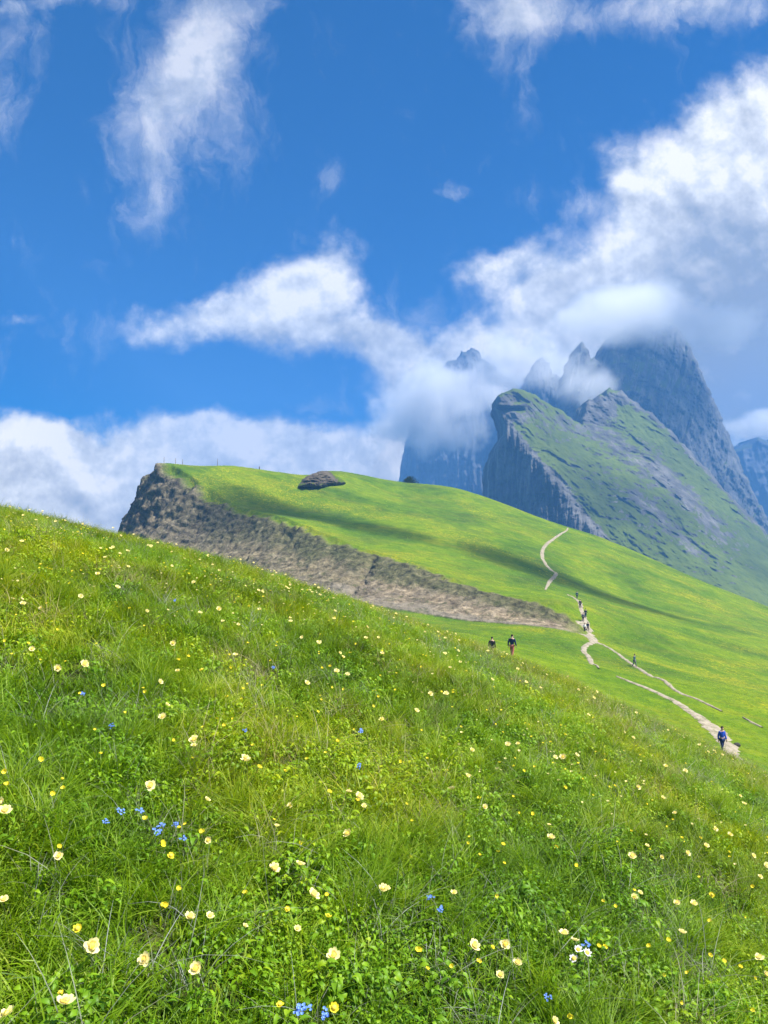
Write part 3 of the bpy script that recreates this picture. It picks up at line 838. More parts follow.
def template(name, data, mat):
    V, Q, T = data
    me = mesh_np(name, V, np.array(Q)); fattr(me, 'tint', T); me.materials.append(mat)
    return bpy.data.objects.new(name, me)          # lives in a source collection only


def scatter(name, templates, pts, yaw, tilt, scale, pick, label=None):
    n = len(pts)
    me = bpy.data.meshes.new(name + '_points')
    me.vertices.add(n); me.vertices.foreach_set('co', np.asarray(pts, np.float32).ravel())
    a = me.attributes.new('turn', 'FLOAT_VECTOR', 'POINT')
    a.data.foreach_set('vector', np.stack([tilt[:, 0], tilt[:, 1], yaw], -1).astype(np.float32).ravel())
    fattr(me, 'size', scale)
    a = me.attributes.new('pick', 'INT', 'POINT'); a.data.foreach_set('value', pick.astype(np.int32))
    me.update()
    o = link(bpy.data.objects.new(name, me)); tag(o, label, kind='stuff')
    src = bpy.data.collections.new(name + '_plants')
    for t in templates: src.objects.link(t)
    g = bpy.data.node_groups.new(name + '_scatter', 'GeometryNodeTree')
    g.interface.new_socket('Geometry', in_out='INPUT', socket_type='NodeSocketGeometry')
    g.interface.new_socket('Geometry', in_out='OUTPUT', socket_type='NodeSocketGeometry')
    N = g.nodes.new; Lk = g.links.new
    gi, go = N('NodeGroupInput'), N('NodeGroupOutput')
    ci = N('GeometryNodeCollectionInfo'); ci.inputs['Collection'].default_value = src
    ci.inputs['Separate Children'].default_value = True; ci.inputs['Reset Children'].default_value = True
    ip = N('GeometryNodeInstanceOnPoints'); ip.inputs['Pick Instance'].default_value = True

    def na(nm, ty):
        x = N('GeometryNodeInputNamedAttribute'); x.data_type = ty; x.inputs['Name'].default_value = nm
        return next(s for s in x.outputs if s.enabled and s.name == 'Attribute')
    e = N('FunctionNodeEulerToRotation'); Lk(na('turn', 'FLOAT_VECTOR'), e.inputs[0])
    Lk(gi.outputs[0], ip.inputs['Points']); Lk(ci.outputs[0], ip.inputs['Instance'])
    Lk(na('pick', 'INT'), ip.inputs['Instance Index']); Lk(e.outputs[0], ip.inputs['Rotation']); Lk(na('size', 'FLOAT'), ip.inputs['Scale'])
    Lk(ip.outputs[0], go.inputs[0])
    md = o.modifiers.new('scatter', 'NODES'); md.node_group = g
    return o


def sector(n, r0, r1, half_deg, rg):
    r = np.sqrt(rg.uniform(r0 * r0, r1 * r1, n)); a = np.radians(rg.uniform(-half_deg, half_deg, n))
    return r * np.sin(a), r * np.cos(a)


def build_plants():
    rg = np.random.default_rng(11)
    U = random.uniform
    GR = [(0.12, (0.032, 0.070, 0.003)), (0.38, (0.140, 0.240, 0.004)), (0.62, (0.265, 0.370, 0.005)), (0.92, (0.500, 0.480, 0.060))]
    HB = [(0.12, (0.028, 0.078, 0.003)), (0.42, (0.130, 0.250, 0.004)), (0.68, (0.235, 0.360, 0.005)), (0.95, (0.430, 0.470, 0.008))]
    DR = [(0.1, (0.15, 0.150, 0.040)), (0.5, (0.30, 0.280, 0.120)), (0.9, (0.52, 0.47, 0.29))]
    mf = plant_mat('far_grass_blades', [(a, (min(.5, c[0] * 1.25), c[1] * 1.2, c[2])) for a, c in GR], 0.45)
    mg, mh, md = plant_mat('grass_blades', GR), plant_mat('herb_leaves', HB, 0.34, 0.5, 0.9), plant_mat('dry_grass', DR, 0.3)
    grass_t = []
    for v in range(6):
        b = []
        for i in range(46):
            rr = 0.075 * math.sqrt(random.random()); th = U(0, 6.283)
            h = U(0.04, 0.105) * (1.0 + 0.2 * (v % 3))
            b.append((rr * math.cos(th), rr * math.sin(th), U(0, 6.283), h, U(0.45, 1.25) * h, U(0.0028, 0.0062), min(1, max(0, random.gauss(.5, .25))), U(-.8, .8)))
        grass_t.append(template('grass_clump_%d' % v, strip_plant(b), mg))
    far_t = []
    for t in grass_t[:4]:
        me = t.data.copy(); me.materials.clear(); me.materials.append(mf); far_t.append(bpy.data.objects.new('far_grass_clump', me))
    tuft_t = []
    for v in range(4):
        b = []
        lean = U(0, 6.28)
        for i in range(85):
            rr = 0.05 * math.sqrt(random.random()); th = U(0, 6.283); a = lean + random.gauss(0, 1.0)
            h = U(0.10, 0.23)
            b.append((rr * math.cos(th), rr * math.sin(th), a, h, U(0.45, 1.0) * h, U(0.0019, 0.0036), min(1, max(0, random.gauss(.55, .22))), U(-.8, .8)))
        tuft_t.append(template('grass_tuft_%d' % v, strip_plant(b), mg))
    dry_t = []
    for v in range(3):
        b = []
        for i in range(26):
            rr = 0.08 * math.sqrt(random.random()); th = U(0, 6.283)
            h = U(0.08, 0.26)
            b.append((rr * math.cos(th), rr * math.sin(th), U(0, 6.283), h, U(0.2, 1.2) * h, U(0.0014, 0.0026), random.random(), U(-.8, .8)))
        dry_t.append(template('dry_grass_tuft_%d' % v, strip_plant(b), md))
    herb_t = []
    for v in range(6):
        b = []
        if v < 2:          # rosettes of long leaves
            for i in range(14):
                b.append((U(-.015, .015), U(-.015, .015), U(0, 6.283), U(0.5, 1.25), 0.004, U(0.04, 0.09), U(0.008, 0.015), min(1, max(0, random.gauss(.5, .2))), 1.2))
        elif v < 4:        # low mats of small round leaves
            for i in range(70):
                rr = 0.085 * math.sqrt(random.random()); th = U(0, 6.283)
                b.append((rr * math.cos(th), rr * math.sin(th), U(0, 6.283), U(-0.1, 0.7), U(0.03, 0.085), U(0.011, 0.020), U(0.008, 0.014), min(1, max(0, random.gauss(.55, .22))), U(0.9, 1.5)))
        else:              # broader, taller herbs
            for i in range(38):
                rr = 0.055 * math.sqrt(random.random()); th = U(0, 6.283)
                b.append((rr * math.cos(th), rr * math.sin(th), U(0, 6.283), U(0.0, 0.8), U(0.05, 0.14), U(0.018, 0.038), U(0.010, 0.019), min(1, max(0, random.gauss(.6, .2))), U(0.8, 1.45)))
        herb_t.append(template('herb_plant_%d' % v, leaf_plant(b), mh))

    def place(name, temps, n_by_ring, half, size, sink=0.0, mask=None, label=None, tilt=0.26, seed=0, pickw=None):
        xs, ys = [], []
        for (n, r0, r1) in n_by_ring:
            x, y = sector(n, r0, r1, half, rg); xs.append(x); ys.append(y)
        x, y = np.concatenate(xs), np.concatenate(ys)
        keep = np.ones(len(x), bool)
        if mask is not None:
            keep = rg.random(len(x)) < mask(x, y)
        x, y = x[keep], y[keep]
        z = land(x, y) - sink
        r = np.hypot(x, y)
        sc = size(r) * rg.uniform(0.7, 1.3, len(x))
        pick = rg.choice(len(temps), len(x), p=pickw)
        scatter(name, temps, np.stack([x, y, z], -1), rg.uniform(0, 6.283, len(x)), rg.normal(0, tilt, (len(x), 2)), sc, pick, label)

    patch = lambda x, y, s, seed: fbm(x / s, y / s, octv=3, seed=seed)
    R_ = [(5200, 1.1, 4), (9500, 4, 9), (34000, 9, 26)]
    place('grass', grass_t, R_, 44, lambda r: 0.85 + 0.02 * np.clip(r, 0, 20), 0.0, lambda x, y: 0.30 + 0.70 * smooth(-.22, .12, patch(x, y, 0.45, 201)), 'short green grass of the flowering meadow slope')
    place('tall_grass', tuft_t, [(1300, 1.1, 4), (3000, 4, 9), (10000, 9, 26)], 44, lambda r: 0.85 + 0 * r, 0.0, lambda x, y: smooth(-.05, .22, patch(x, y, 0.8, 202)), 'longer arching grass tufts in the meadow')
    place('dry_grass', dry_t, [(1300, 1.1, 4), (3200, 4, 9), (13000, 9, 26)], 44, lambda r: 0.85 + 0 * r, 0.0, lambda x, y: 0.20 + 0.80 * smooth(0.0, .45, patch(x, y, 1.6, 203) + 0.02 * (np.hypot(x, y) - 6) + 0.30 * np.exp(-((x / np.maximum(y, 1) - .27) / .16) ** 2) * smooth(6, 10, y)), 'straw coloured dry grass in the meadow')
    place('meadow_foliage', herb_t, [(4000, 1.1, 4), (6800, 4, 9), (11000, 9, 26)], 44, lambda r: 0.72 + 0.016 * r, 0.0, lambda x, y: 0.20 + 0.80 * smooth(-.12, .18, patch(x, y, 0.6, 204)), 'broad leaved green herbs between the grass')
    # the farther meadow
    def far_mask(x, y):
        z, soil, t, al = land(x, y, True)
        k = (soil < 0.05).astype(float)
        for (P, w) in PATHS:
            d = np.full(len(x), 1e9)
            for i in range(0, len(P) - 1, 4):
                d = np.minimum(d, np.hypot(x - P[i, 0], y - P[i, 1]))
            k *= d > w
        return k * (1 - 0.75 * smooth(60, 190, np.hypot(x, y)) ** .5) * (0.25 + 0.75 * smooth(-.2, .25, fbm(x / 7, y / 7, octv=3, seed=207)))
    place('meadow_grass', far_t, [(20000, 36, 70), (26000, 70, 120), (20000, 110, 190), (14000, 190, 310)], 33, lambda r: 1.1 + 0.005 * r, 0.05, far_mask, 'green grass of the farther slope beside the footpaths')


# ------------------------------------------------------------------ flowers
BIG = [(2, 803), (5, 811), (150, 786), (207, 800), (290, 806), (349, 792), (359, 797), (364, 806), (277, 826), (208, 840), (171, 856), (59, 856), (348, 834), (313, 895), (274, 869), (300, 865), (297, 929), (334, 956),
       (287, 909), (4, 900), (190, 917), (210, 916), (245, 926), (78, 929), (91, 946), (145, 960), (196, 969), (65, 1003), (61, 993), (7, 1015), (280, 1005), (334, 1008), (246, 761), (383, 889),
       (452, 789), (485, 807), (549, 825), (551, 838), (454, 893), (386, 889), (505, 944), (517, 963), (500, 975), (474, 946), (575, 941), (564, 934), (677, 903), (694, 904), (682, 933), (712, 895), (715, 829), (663, 798),
       (638, 787), (665, 766), (744, 804), (740, 796), (753, 856), (760, 877), (759, 958), (766, 975), (687, 853), (647, 846), (662, 857), (632, 856), (675, 813), (468, 776), (706, 846), (730, 835), (554, 1021), (640, 893), (634, 897),
       (98, 574), (151, 546), (172, 552), (13, 599), (23, 604), (41, 608), (32, 649), (58, 668), (84, 664), (147, 611), (219, 609), (173, 643), (178, 671), (202, 670), (160, 682), (167, 705), (163, 717), (194, 740), (194, 746),
       (340, 653), (343, 657), (334, 619), (367, 627), (373, 606), (290, 618), (245, 758), (382, 720), (7, 550), (9, 516), (61, 534), (307, 683), (306, 582), (286, 587), (472, 750), (467, 776), (563, 757), (624, 732), (666, 766), (518, 744),
       (633, 738), (438, 632), (440, 640), (594, 698)]
SMALL = [(59, 847), (274, 820), (327, 895), (576, 866), (647, 804), (617, 842), (498, 852), (479, 961), (200, 558), (104, 686), (203, 727), (95, 730), (319, 652), (297, 717), (179, 828), (329, 792), (165, 906), (179, 889), (469, 837), (480, 855),
         (468, 843), (650, 746), (515, 704), (520, 681), (543, 743), (553, 763), (494, 687), (682, 838), (735, 812), (593, 795), (524, 771), (609, 787), (112, 541), (128, 536), (75, 533), (64, 538), (64, 547), (120, 556), (72, 577),
         (70, 583), (16, 615), (40, 660), (5, 641), (174, 650), (179, 660), (322, 668), (318, 712), (356, 644), (350, 653), (382, 651), (400, 660), (395, 690), (388, 600), (412, 618), (423, 655), (452, 660), (466, 671)]
BLUE = [(121, 811), (140, 810), (161, 825), (175, 824), (183, 838), (83, 693), (111, 726), (273, 667), (431, 897), (441, 908), (586, 944), (299, 1008), (307, 1006), (324, 1014), (359, 766), (106, 821), (157, 831), (245, 730), (361, 730), (175, 600), (548, 997)]
WHITE = [(578, 950), (574, 959), (587, 953)]
# what sets the larger blooms apart
NAMED = {
    (2, 803): 'pale yellow bloom of a touching pair on the frame edge, the upper one', (5, 811): 'pale yellow bloom of a touching pair on the frame edge, the lower one',
    (65, 1003): 'big pale yellow flower just below a small golden one near the bottom', (61, 993): 'small golden flower touching the top of a big pale flower near the bottom',
    (7, 1015): 'pale yellow flower in the bottom corner on the uphill side', (145, 960): 'cream flower beside dry stalks, uphill of a rounder pale flower',
    (196, 969): 'round pale yellow flower alone in dark green herbs', (334, 956): 'round cream flower downhill of a paler one in the lower meadow',
    (297, 929): 'flat cream flower beneath a golden bud in the lower meadow', (313, 895): 'cream flower with a small bloom touching its side',
    (287, 909): 'golden bud above a flat cream flower', (171, 856): 'deep yellow flower beside tall grass under the blue flowers', (349, 792): 'uppermost of three cream flowers in a slanting row',
    (359, 797): 'middle one of three cream flowers in a slanting row', (364, 806): 'lowest of three cream flowers in a slanting row',
    (505, 944): 'uppermost of three pale yellow flowers in the lower meadow', (517, 963): 'middle one of three pale yellow flowers in the lower meadow', (500, 975): 'lowest and largest of three pale yellow flowers in the lower meadow',
    (677, 903): 'uphill one of two cream flowers side by side on thin stalks', (694, 904): 'downhill one of two cream flowers side by side on thin stalks', (682, 933): 'yellow flower under a pair of cream flowers',
    (712, 895): 'dull golden flower level with a pair of cream flowers', (551, 838): 'cream flower just under a smaller yellow one', (549, 825): 'small yellow flower just above a cream one',
    (4, 900): 'yellow flower cut by the frame edge below a touching pair', (454, 893): 'cream flower just uphill of small blue flowers', (386, 889): 'golden flower in the middle of the lower meadow',
    (759, 958): 'pale yellow flower close to the frame edge in the lower meadow, upper of two', (766, 975): 'yellow flower on the frame edge in the lower meadow, lower of two', (208, 840): 'cream flower straight below another among grass stems',
    (207, 800): 'cream flower straight above another among grass stems', (150, 786): 'cream flower above a patch of blue flowers', (290, 806): 'large cream flower above a smaller yellow one',
}


def petal(w, L, cup, tilt, yaw, z0, r0):
    """a rounded, cupped petal"""
    V = []
    for i in range(5):
        t = i / 4
        el = tilt + cup * t
        rr = r0 + L * t * math.cos(el) ; z = z0 + L * t * math.sin(el)
        ww = w * math.sin(math.pi * (0.12 + 0.76 * t)) ** 0.8
        for k in (-1, 0, 1):
            x, y = rr, ww / 2 * k
            V.append((x * math.cos(yaw) - y * math.sin(yaw), x * math.sin(yaw) + y * math.cos(yaw), z + (0.12 * ww if k else 0)))
    Q = [(3 * i + k, 3 * i + k + 1, 3 * i + k + 4, 3 * i + k + 3) for i in range(4) for k in (0, 1)]
    return V, Q


def bloom_mesh(name, dia, layers, mat, seed):
    rd = random.Random(seed)
    V, Q = [], []
    for (n, L, w, tilt, cup) in layers:
        for i in range(n):
            v, q = petal(w * dia * rd.uniform(.85, 1.15), L * dia * rd.uniform(.9, 1.1), cup + rd.uniform(-.15, .15), tilt + rd.uniform(-.12, .12), 6.283 * (i + rd.uniform(-.2, .2)) / n + tilt, 0, 0.05 * dia)
            b = len(V); V += v; Q += [tuple(a + b for a in f) for f in q]
    me = mesh_np(name, V, np.array(Q)); me.materials.append(mat)
    return me


def stem_mesh(name, h, rad, mat, bend, seed):
    rd = random.Random(seed)
    V, Q = [], []
    n, k = 7, 5
    for i in range(n):
        t = i / (n - 1)
        ox, oy = bend * h * (t * t - t) * 1.0, 0.3 * bend * h * math.sin(t * 3.1)
        for j in range(k):
            a = 6.283 * j / k
            V.append((ox + rad * (1 - .35 * t) * math.cos(a), oy + rad * (1 - .35 * t) * math.sin(a), -h + h * t))
    for i in range(n - 1):
        for j in range(k):
            Q.append((i * k + j, i * k + (j + 1) % k, (i + 1) * k + (j + 1) % k, (i + 1) * k + j))
    me = mesh_np(name, V, np.array(Q)); me.materials.append(mat)
    return me


def dome_mesh(name, rad, h, mat):
    V, Q = [(0, 0, h)], []
    T = []
    for i in range(1, 4):
        for j in range(8):
            a = 6.283 * j / 8; e = i / 3 * 1.5708
            V.append((rad * math.sin(e) * math.cos(a), rad * math.sin(e) * math.sin(a), h * math.cos(e)))
    for j in range(8): T.append((0, 1 + j, 1 + (j + 1) % 8))
    for i in range(2):
        for j in range(8):
            Q.append((1 + i * 8 + j, 1 + (i + 1) * 8 + j, 1 + (i + 1) * 8 + (j + 1) % 8, 1 + i * 8 + (j + 1) % 8))
    me = mesh_np(name, V, [np.array(T), np.array(Q)]); me.materials.append(mat)
    return me


def build_flowers():
    m_pet = simple_mat('pale_yellow_petal', (0.94, 0.83, 0.38), 0.5, 0.25, 0.05)
    m_gold = simple_mat('golden_petal', (0.95, 0.78, 0.05), 0.5, 0.30, 0.10)
    m_cen = simple_mat('flower_heart', (0.88, 0.60, 0.08), 0.7)
    m_stem = simple_mat('flower_stalk', (0.075, 0.13, 0.02), 0.6, 0.2)
    m_blue = simple_mat('blue_petal', (0.16, 0.30, 0.80), 0.5, 0.2, 0.2)
    m_eye = simple_mat('blue_flower_eye', (0.75, 0.72, 0.6), 0.6)
    m_white = simple_mat('white_petal', (0.82, 0.83, 0.86), 0.5, 0.3)
    GL = [(7, .52, .40, 0.12, 0.35), (6, .36, .36, 0.45, 0.5)]
    SM = [(5, .5, .5, 0.25, 0.5)]
    stems = [stem_mesh('stem', 0.26, 0.0016, m_stem, b, i) for i, b in enumerate((0.15, -0.2, 0.3))]
    pale = [bloom_mesh('petals', 0.040, GL, m_pet, i) for i in range(4)]
    gold = [bloom_mesh('petals', 0.030, GL, m_gold, 10 + i) for i in range(3)]
    heart = dome_mesh('flower_heart', 0.008, 0.006, m_cen)
    # small flowers: one mesh with its stalk
    sm_meshes = []
    for i in range(3):
        a = bloom_mesh('yellow_flower', 0.021, SM, m_gold, 30 + i)
        V = np.array([v.co[:] for v in a.vertices]); Q = np.array([p.vertices[:] for p in a.polygons])
        s = stems[i]
        V2 = np.array([v.co[:] for v in s.vertices]); V2[:, :2] *= 0.7; Q2 = np.array([p.vertices[:] for p in s.polygons]) + len(V)
        me = mesh_np('small_yellow_flower', np.vstack([V, V2]), np.vstack([Q, Q2]))
        me.materials.append(m_gold); me.materials.append(m_stem)
        mi = np.zeros(len(Q) + len(Q2), np.int32); mi[len(Q):] = 1
        me.polygons.foreach_set('material_index', mi)
        sm_meshes.append(me)
    rd = random.Random(5)

    def aim(px, py, lift):
        # nearest point along the line of sight that is LIFT above the ground
        d = np.arange(1.0, 26, 0.01)
        x, zr = (px - HX) / F * d, (HY - py) / F * d
        b = zr < land(x, d) + lift
        i = int(np.argmax(b)) if b.any() else len(d) - 1
        return Vector((x[i], d[i], zr[i]))

    def flower(px, py, blooms, label, cat, group, size, lift):
        loc = aim(px, py, lift)
        root = link(bpy.data.objects.new('yellow_flower', None)); root.empty_display_size = 0.02; root.rotation_mode = 'ZYX'
        root.location = loc; root.scale = (size,) * 3
        root.rotation_euler = (rd.gauss(0.5, .4), rd.gauss(0.2, .35), rd.uniform(0, 6.28))
        tag(root, label, cat, group)
        link(bpy.data.objects.new('stem', rd.choice(stems)), root)
        b = link(bpy.data.objects.new('petals', rd.choice(blooms)), root)
        link(bpy.data.objects.new('flower_heart', heart), b).location = (0, 0, 0.006)
        return root
    for (px, py) in BIG:
        g = (px, py) in ((171, 856), (61, 993), (287, 909), (280, 1005), (334, 1008), (712, 895), (202, 670), (665, 766), (78, 929), (59, 847))
        lb = NAMED.get((px, py), 'golden globe shaped flower on a thin stalk among many others in the meadow' if g else 'pale yellow globe shaped flower on a thin stalk among many others in the meadow')
        s = rd.uniform(0.5, 0.95) * (1.0 if py > 780 else 1.1)
        if (px, py) in ((61, 993), (287, 909), (549, 825), (277, 826), (59, 856), (245, 926), (210, 916)): s *= 0.7
        flower(px, py, gold if g else pale, lb, 'flower', ('golden' if g else 'pale yellow') + ' globe flowers in the meadow', s, rd.uniform(0.11, 0.17))
    # more pale flowers that the picture shows tiny, farther up the slope
    rgf = np.random.default_rng(23)
    k = 0
    while k < 120:
        d = rgf.uniform(4.5, 13); u = rgf.uniform(-0.52, 0.52) if k % 2 else rgf.uniform(-0.52, 0.1); x = u * d
        root = link(bpy.data.objects.new('yellow_flower', None)); root.empty_display_size = 0.02; root.rotation_mode = 'ZYX'
        root.location = (x, d, float(land(x, d)) + rgf.uniform(.12, .18)); root.scale = (rgf.uniform(.65, .95),) * 3
        root.rotation_euler = (rd.gauss(.5, .25), rd.gauss(.2, .25), rd.uniform(0, 6.28))
        tag(root, 'pale yellow globe shaped flower on a thin stalk among many others in the meadow', 'flower', 'pale yellow globe flowers in the meadow')
        link(bpy.data.objects.new('stem', rd.choice(stems)), root)
        link(bpy.data.objects.new('petals', rd.choice(pale)), root)
        k += 1
    spots = [aim(px, py, rd.uniform(.09, .14)) for (px, py) in SMALL]
    while len(spots) < 290:
        d = math.exp(rgf.uniform(math.log(2.2), math.log(13.5))); u = rgf.uniform(-0.52, 0.52); x = u * d
        spots.append(Vector((x, d, float(land(x, d)) + rgf.uniform(.09, .15))))
    for p in spots:
        o = link(bpy.data.objects.new('small_yellow_flower', rd.choice(sm_meshes)))
        o.location = p; o.scale = (rd.uniform(.6, 1.15),) * 3; o.rotation_mode = 'ZYX'; o.rotation_euler = (rd.gauss(.4, .3), rd.gauss(.1, .3), rd.uniform(0, 6.28))
        tag(o, 'tiny five petalled golden flower on a thin stalk in the grass', 'flower', 'small golden flowers in the grass')
    # the smallest specks of yellow on the far side of the slope: nobody could count them
    pm = sm_meshes[1].copy(); pm.materials[0] = m_pet
    src = bpy.data.objects.new('speck_flower', sm_meshes[0]); src2 = bpy.data.objects.new('speck_flower', pm)
    n = 4600
    d = np.sqrt(rgf.uniform(4.0 ** 2, 17 ** 2, n)); u = rgf.uniform(-.6, .6, n); x = u * d
    kp = rgf.random(n) < smooth(-.25, .35, fbm(x / 2.2, d / 2.2, octv=2, seed=301)); x, d = x[kp], d[kp]
    scatter('yellow_flower_specks', [src, src2], np.stack([x, d, land(x, d) + rgf.uniform(.08, .15, len(x))], -1), rgf.uniform(0, 6.28, len(x)), rgf.normal(0, .25, (len(x), 2)), rgf.uniform(.55, 1.15, len(x)), (rgf.random(len(x)) < .65).astype(int), 'uncounted yellow specks of flower over the upper meadow')
    # blue forget-me-nots: heads of little flowers
    rb = random.Random(77)
    bl = []
    for i in range(3):
        V, Q = [], []
        for j in range(11):
            a, rr = rb.uniform(0, 6.28), 0.016 * math.sqrt(rb.random()); ox, oy, oz = rr * math.cos(a), rr * math.sin(a), rb.uniform(-.008, .006)
            for kq in range(5):
                v, q = petal(.0042, .0048, .3, .15, 6.283 * kq / 5, 0, .0004)
                b = len(V); V += [(p[0] + ox, p[1] + oy, p[2] + oz) for p in v]; Q += [tuple(t + b for t in f) for f in q]
        me = mesh_np('petals', V, np.array(Q)); me.materials.append(m_blue); bl.append(me)
    lab_b = {(121, 811): 'blue forget-me-not head at the uphill end of a blue row', (140, 810): 'blue forget-me-not head next to another in shaded herbs', (161, 825): 'widest blue forget-me-not head of the patch', (175, 824): 'blue forget-me-not head beside the widest blue one',
             (83, 693): 'lone blue flower head high on the meadow, level with a cream flower', (586, 944): 'small blue flower head beside three white flowers', (431, 897): 'blue flower head just below a cream flower', (441, 908): 'lower of two blue flower heads below a cream flower',
             (299, 1008): 'blue flower head beside a golden bud at the bottom', (324, 1014): 'lone blue flower head close to the bottom edge'}
    for (px, py) in BLUE:
        root = link(bpy.data.objects.new('blue_flower', None)); root.empty_display_size = .02; root.rotation_mode = 'ZYX'
        root.location = aim(px, py, 0.12); root.scale = (rb.uniform(.6, .95),) * 3; root.rotation_euler = (rb.gauss(.5, .2), rb.gauss(0, .2), rb.uniform(0, 6.28))
        tag(root, lab_b.get((px, py), 'tiny bright blue flower head low among the green herbs'), 'flower', 'blue flowers in the meadow')
        link(bpy.data.objects.new('stem', rb.choice(stems)), root); link(bpy.data.objects.new('petals', rb.choice(bl)), root)
    wm = [bloom_mesh('petals', 0.030, [(7, .5, .3, .15, .3)], m_white, 60 + i) for i in range(2)]
    for (px, py), lb in zip(WHITE, ('white flower uppermost of a little group of three', 'white flower lowest on the uphill side of a group of three', 'white flower beside a small blue head in a group of three')):
        root = link(bpy.data.objects.new('white_flower', None)); root.empty_display_size = .02; root.rotation_mode = 'ZYX'
        root.location = aim(px, py, 0.13); root.rotation_euler = (rb.gauss(.5, .2), rb.gauss(0, .2), rb.uniform(0, 6.28))
        tag(root, lb, 'flower', 'white flowers in the meadow')
        link(bpy.data.objects.new('stem', rb.choice(stems)), root)
        b = link(bpy.data.objects.new('petals', rb.choice(wm)), root); link(bpy.data.objects.new('flower_heart', heart), b).location = (0, 0, .003)


# ------------------------------------------------------------------ people
def skin_mesh(name, verts, edges, radii, mat, sub=1):
    me = bpy.data.meshes.new(name); me.from_pydata([tuple(v) for v in verts], edges, [])
    o = bpy.data.objects.new(name, me); col.objects.link(o)
    o.modifiers.new('skin', 'SKIN')
    for i, r in enumerate(radii):
        d = me.skin_vertices[0].data[i]
        d.radius = r if isinstance(r, tuple) else (r, r); d.use_root = (i == 0)
    s = o.modifiers.new('sub', 'SUBSURF'); s.levels = s.render_levels = sub
    dg = bpy.context.evaluated_depsgraph_get()
    out = bpy.data.meshes.new_from_object(o.evaluated_get(dg)); out.name = name
    bpy.data.objects.remove(o); bpy.data.meshes.remove(me)
    out.materials.clear(); out.materials.append(mat)
    for p in out.polygons: p.use_smooth = True
    return out


def make_person_meshes(stride, swing, mats):
    """a walking adult 1.72 m tall facing -Y, feet at z = 0"""
    sk, dummy = mats
    V, E, R = [], [], []

    def v(x, y, z, r, p=None):
        V.append((x, y, z)); R.append(r)
        if p is not None: E.append((p, len(V) - 1))
        return len(V) - 1
    pel = v(0, 0, .95, (.15, .11)); wai = v(0, .01, 1.10, (.135, .10), pel); che = v(0, .015, 1.28, (.16, .115), wai); sho = v(0, .01, 1.42, (.12, .085), che)
    nec = v(0, -.005, 1.50, .055, sho); hd0 = v(0, -.02, 1.57, (.068, .075), nec); hd1 = v(0, -.02, 1.65, (.076, .092), hd0); v(0, -.015, 1.705, (.055, .065), hd1)
    v(0, -.118, 1.60, .016, hd0)                                         # nose
    for s in (-1, 1): v(s * .083, -.01, 1.61, .018, hd0)                  # ears
    legs, arms = [], []
    for s in (-1, 1):
        st = stride * s
        hip = v(s * .09, 0, .90, .095, pel); kn = v(s * .10, -.5 * st - .03, .49, .062, hip); an = v(s * .10, -st + .03, .10, .042, kn)
        v(s * .105, -st + .06, .05, .04, an); v(s * .11, -st - .13, .035, .036, an)
        legs.append((hip, kn, an))
        sw = -swing * s
        sh = v(s * .19, .01, 1.40, .062, sho); el = v(s * .25, .03 - .4 * sw, 1.13, .045, sh); wr = v(s * .25, -.04 - sw, .90, .030, el)
        pa = v(s * .25, -.05 - sw, .83, (.024, .036), wr)
        for k in range(4): 
            f1 = v(s * .245, -.085 + .022 * k - sw, .775 - .004 * (k in (1, 2)), .0095, pa); v(s * .235, -.088 + .022 * k - sw, .735 - .006 * (k in (1, 2)), .008, f1)
        t1 = v(s * .235, -.095 - sw, .82, .0105, wr); v(s * .228, -.108 - sw, .79, .009, t1)
        arms.append((sh, el, wr))
    body = skin_mesh('person', V, E, R, sk)

    def grow(ids, edges, add, name, extra=()):
        m = {a: i for i, a in enumerate(ids)}
        vv = [V[a] for a in ids]; rr = [tuple(x + add for x in (R[a] if isinstance(R[a], tuple) else (R[a], R[a]))) for a in ids]
        return skin_mesh(name, vv, [(m[a], m[b]) for a, b in edges], rr, dummy)
    ju = [che, wai, pel, sho] + [x for a in arms for x in a]
    je = [(che, wai), (wai, pel), (che, sho)] + [e for a in arms for e in ((sho, a[0]), (a[0], a[1]), (a[1], a[2]))]
    jacket = grow(ju, je, .016, 'jacket')
    tu = [pel] + [x for a in legs for x in a]
    te = [e for a in legs for e in ((pel, a[0]), (a[0], a[1]), (a[1], a[2]))]
    trousers = grow(tu, te, .013, 'trousers')
    X, Fc = ico(2)
    X = X * np.array([.088, .102, .085]) + np.array([0, -.005, 1.672])
    X = X[:, :]; X[:, 2] = np.where((X[:, 1] < -.06) & (X[:, 2] < 1.66), 1.66, np.maximum(X[:, 2], 1.60 + 0.5 * np.clip(-X[:, 1], 0, 1)))
    hair = mesh_np('hair', X, Fc); hair.materials.append(dummy)
    return body, jacket, trousers, hair


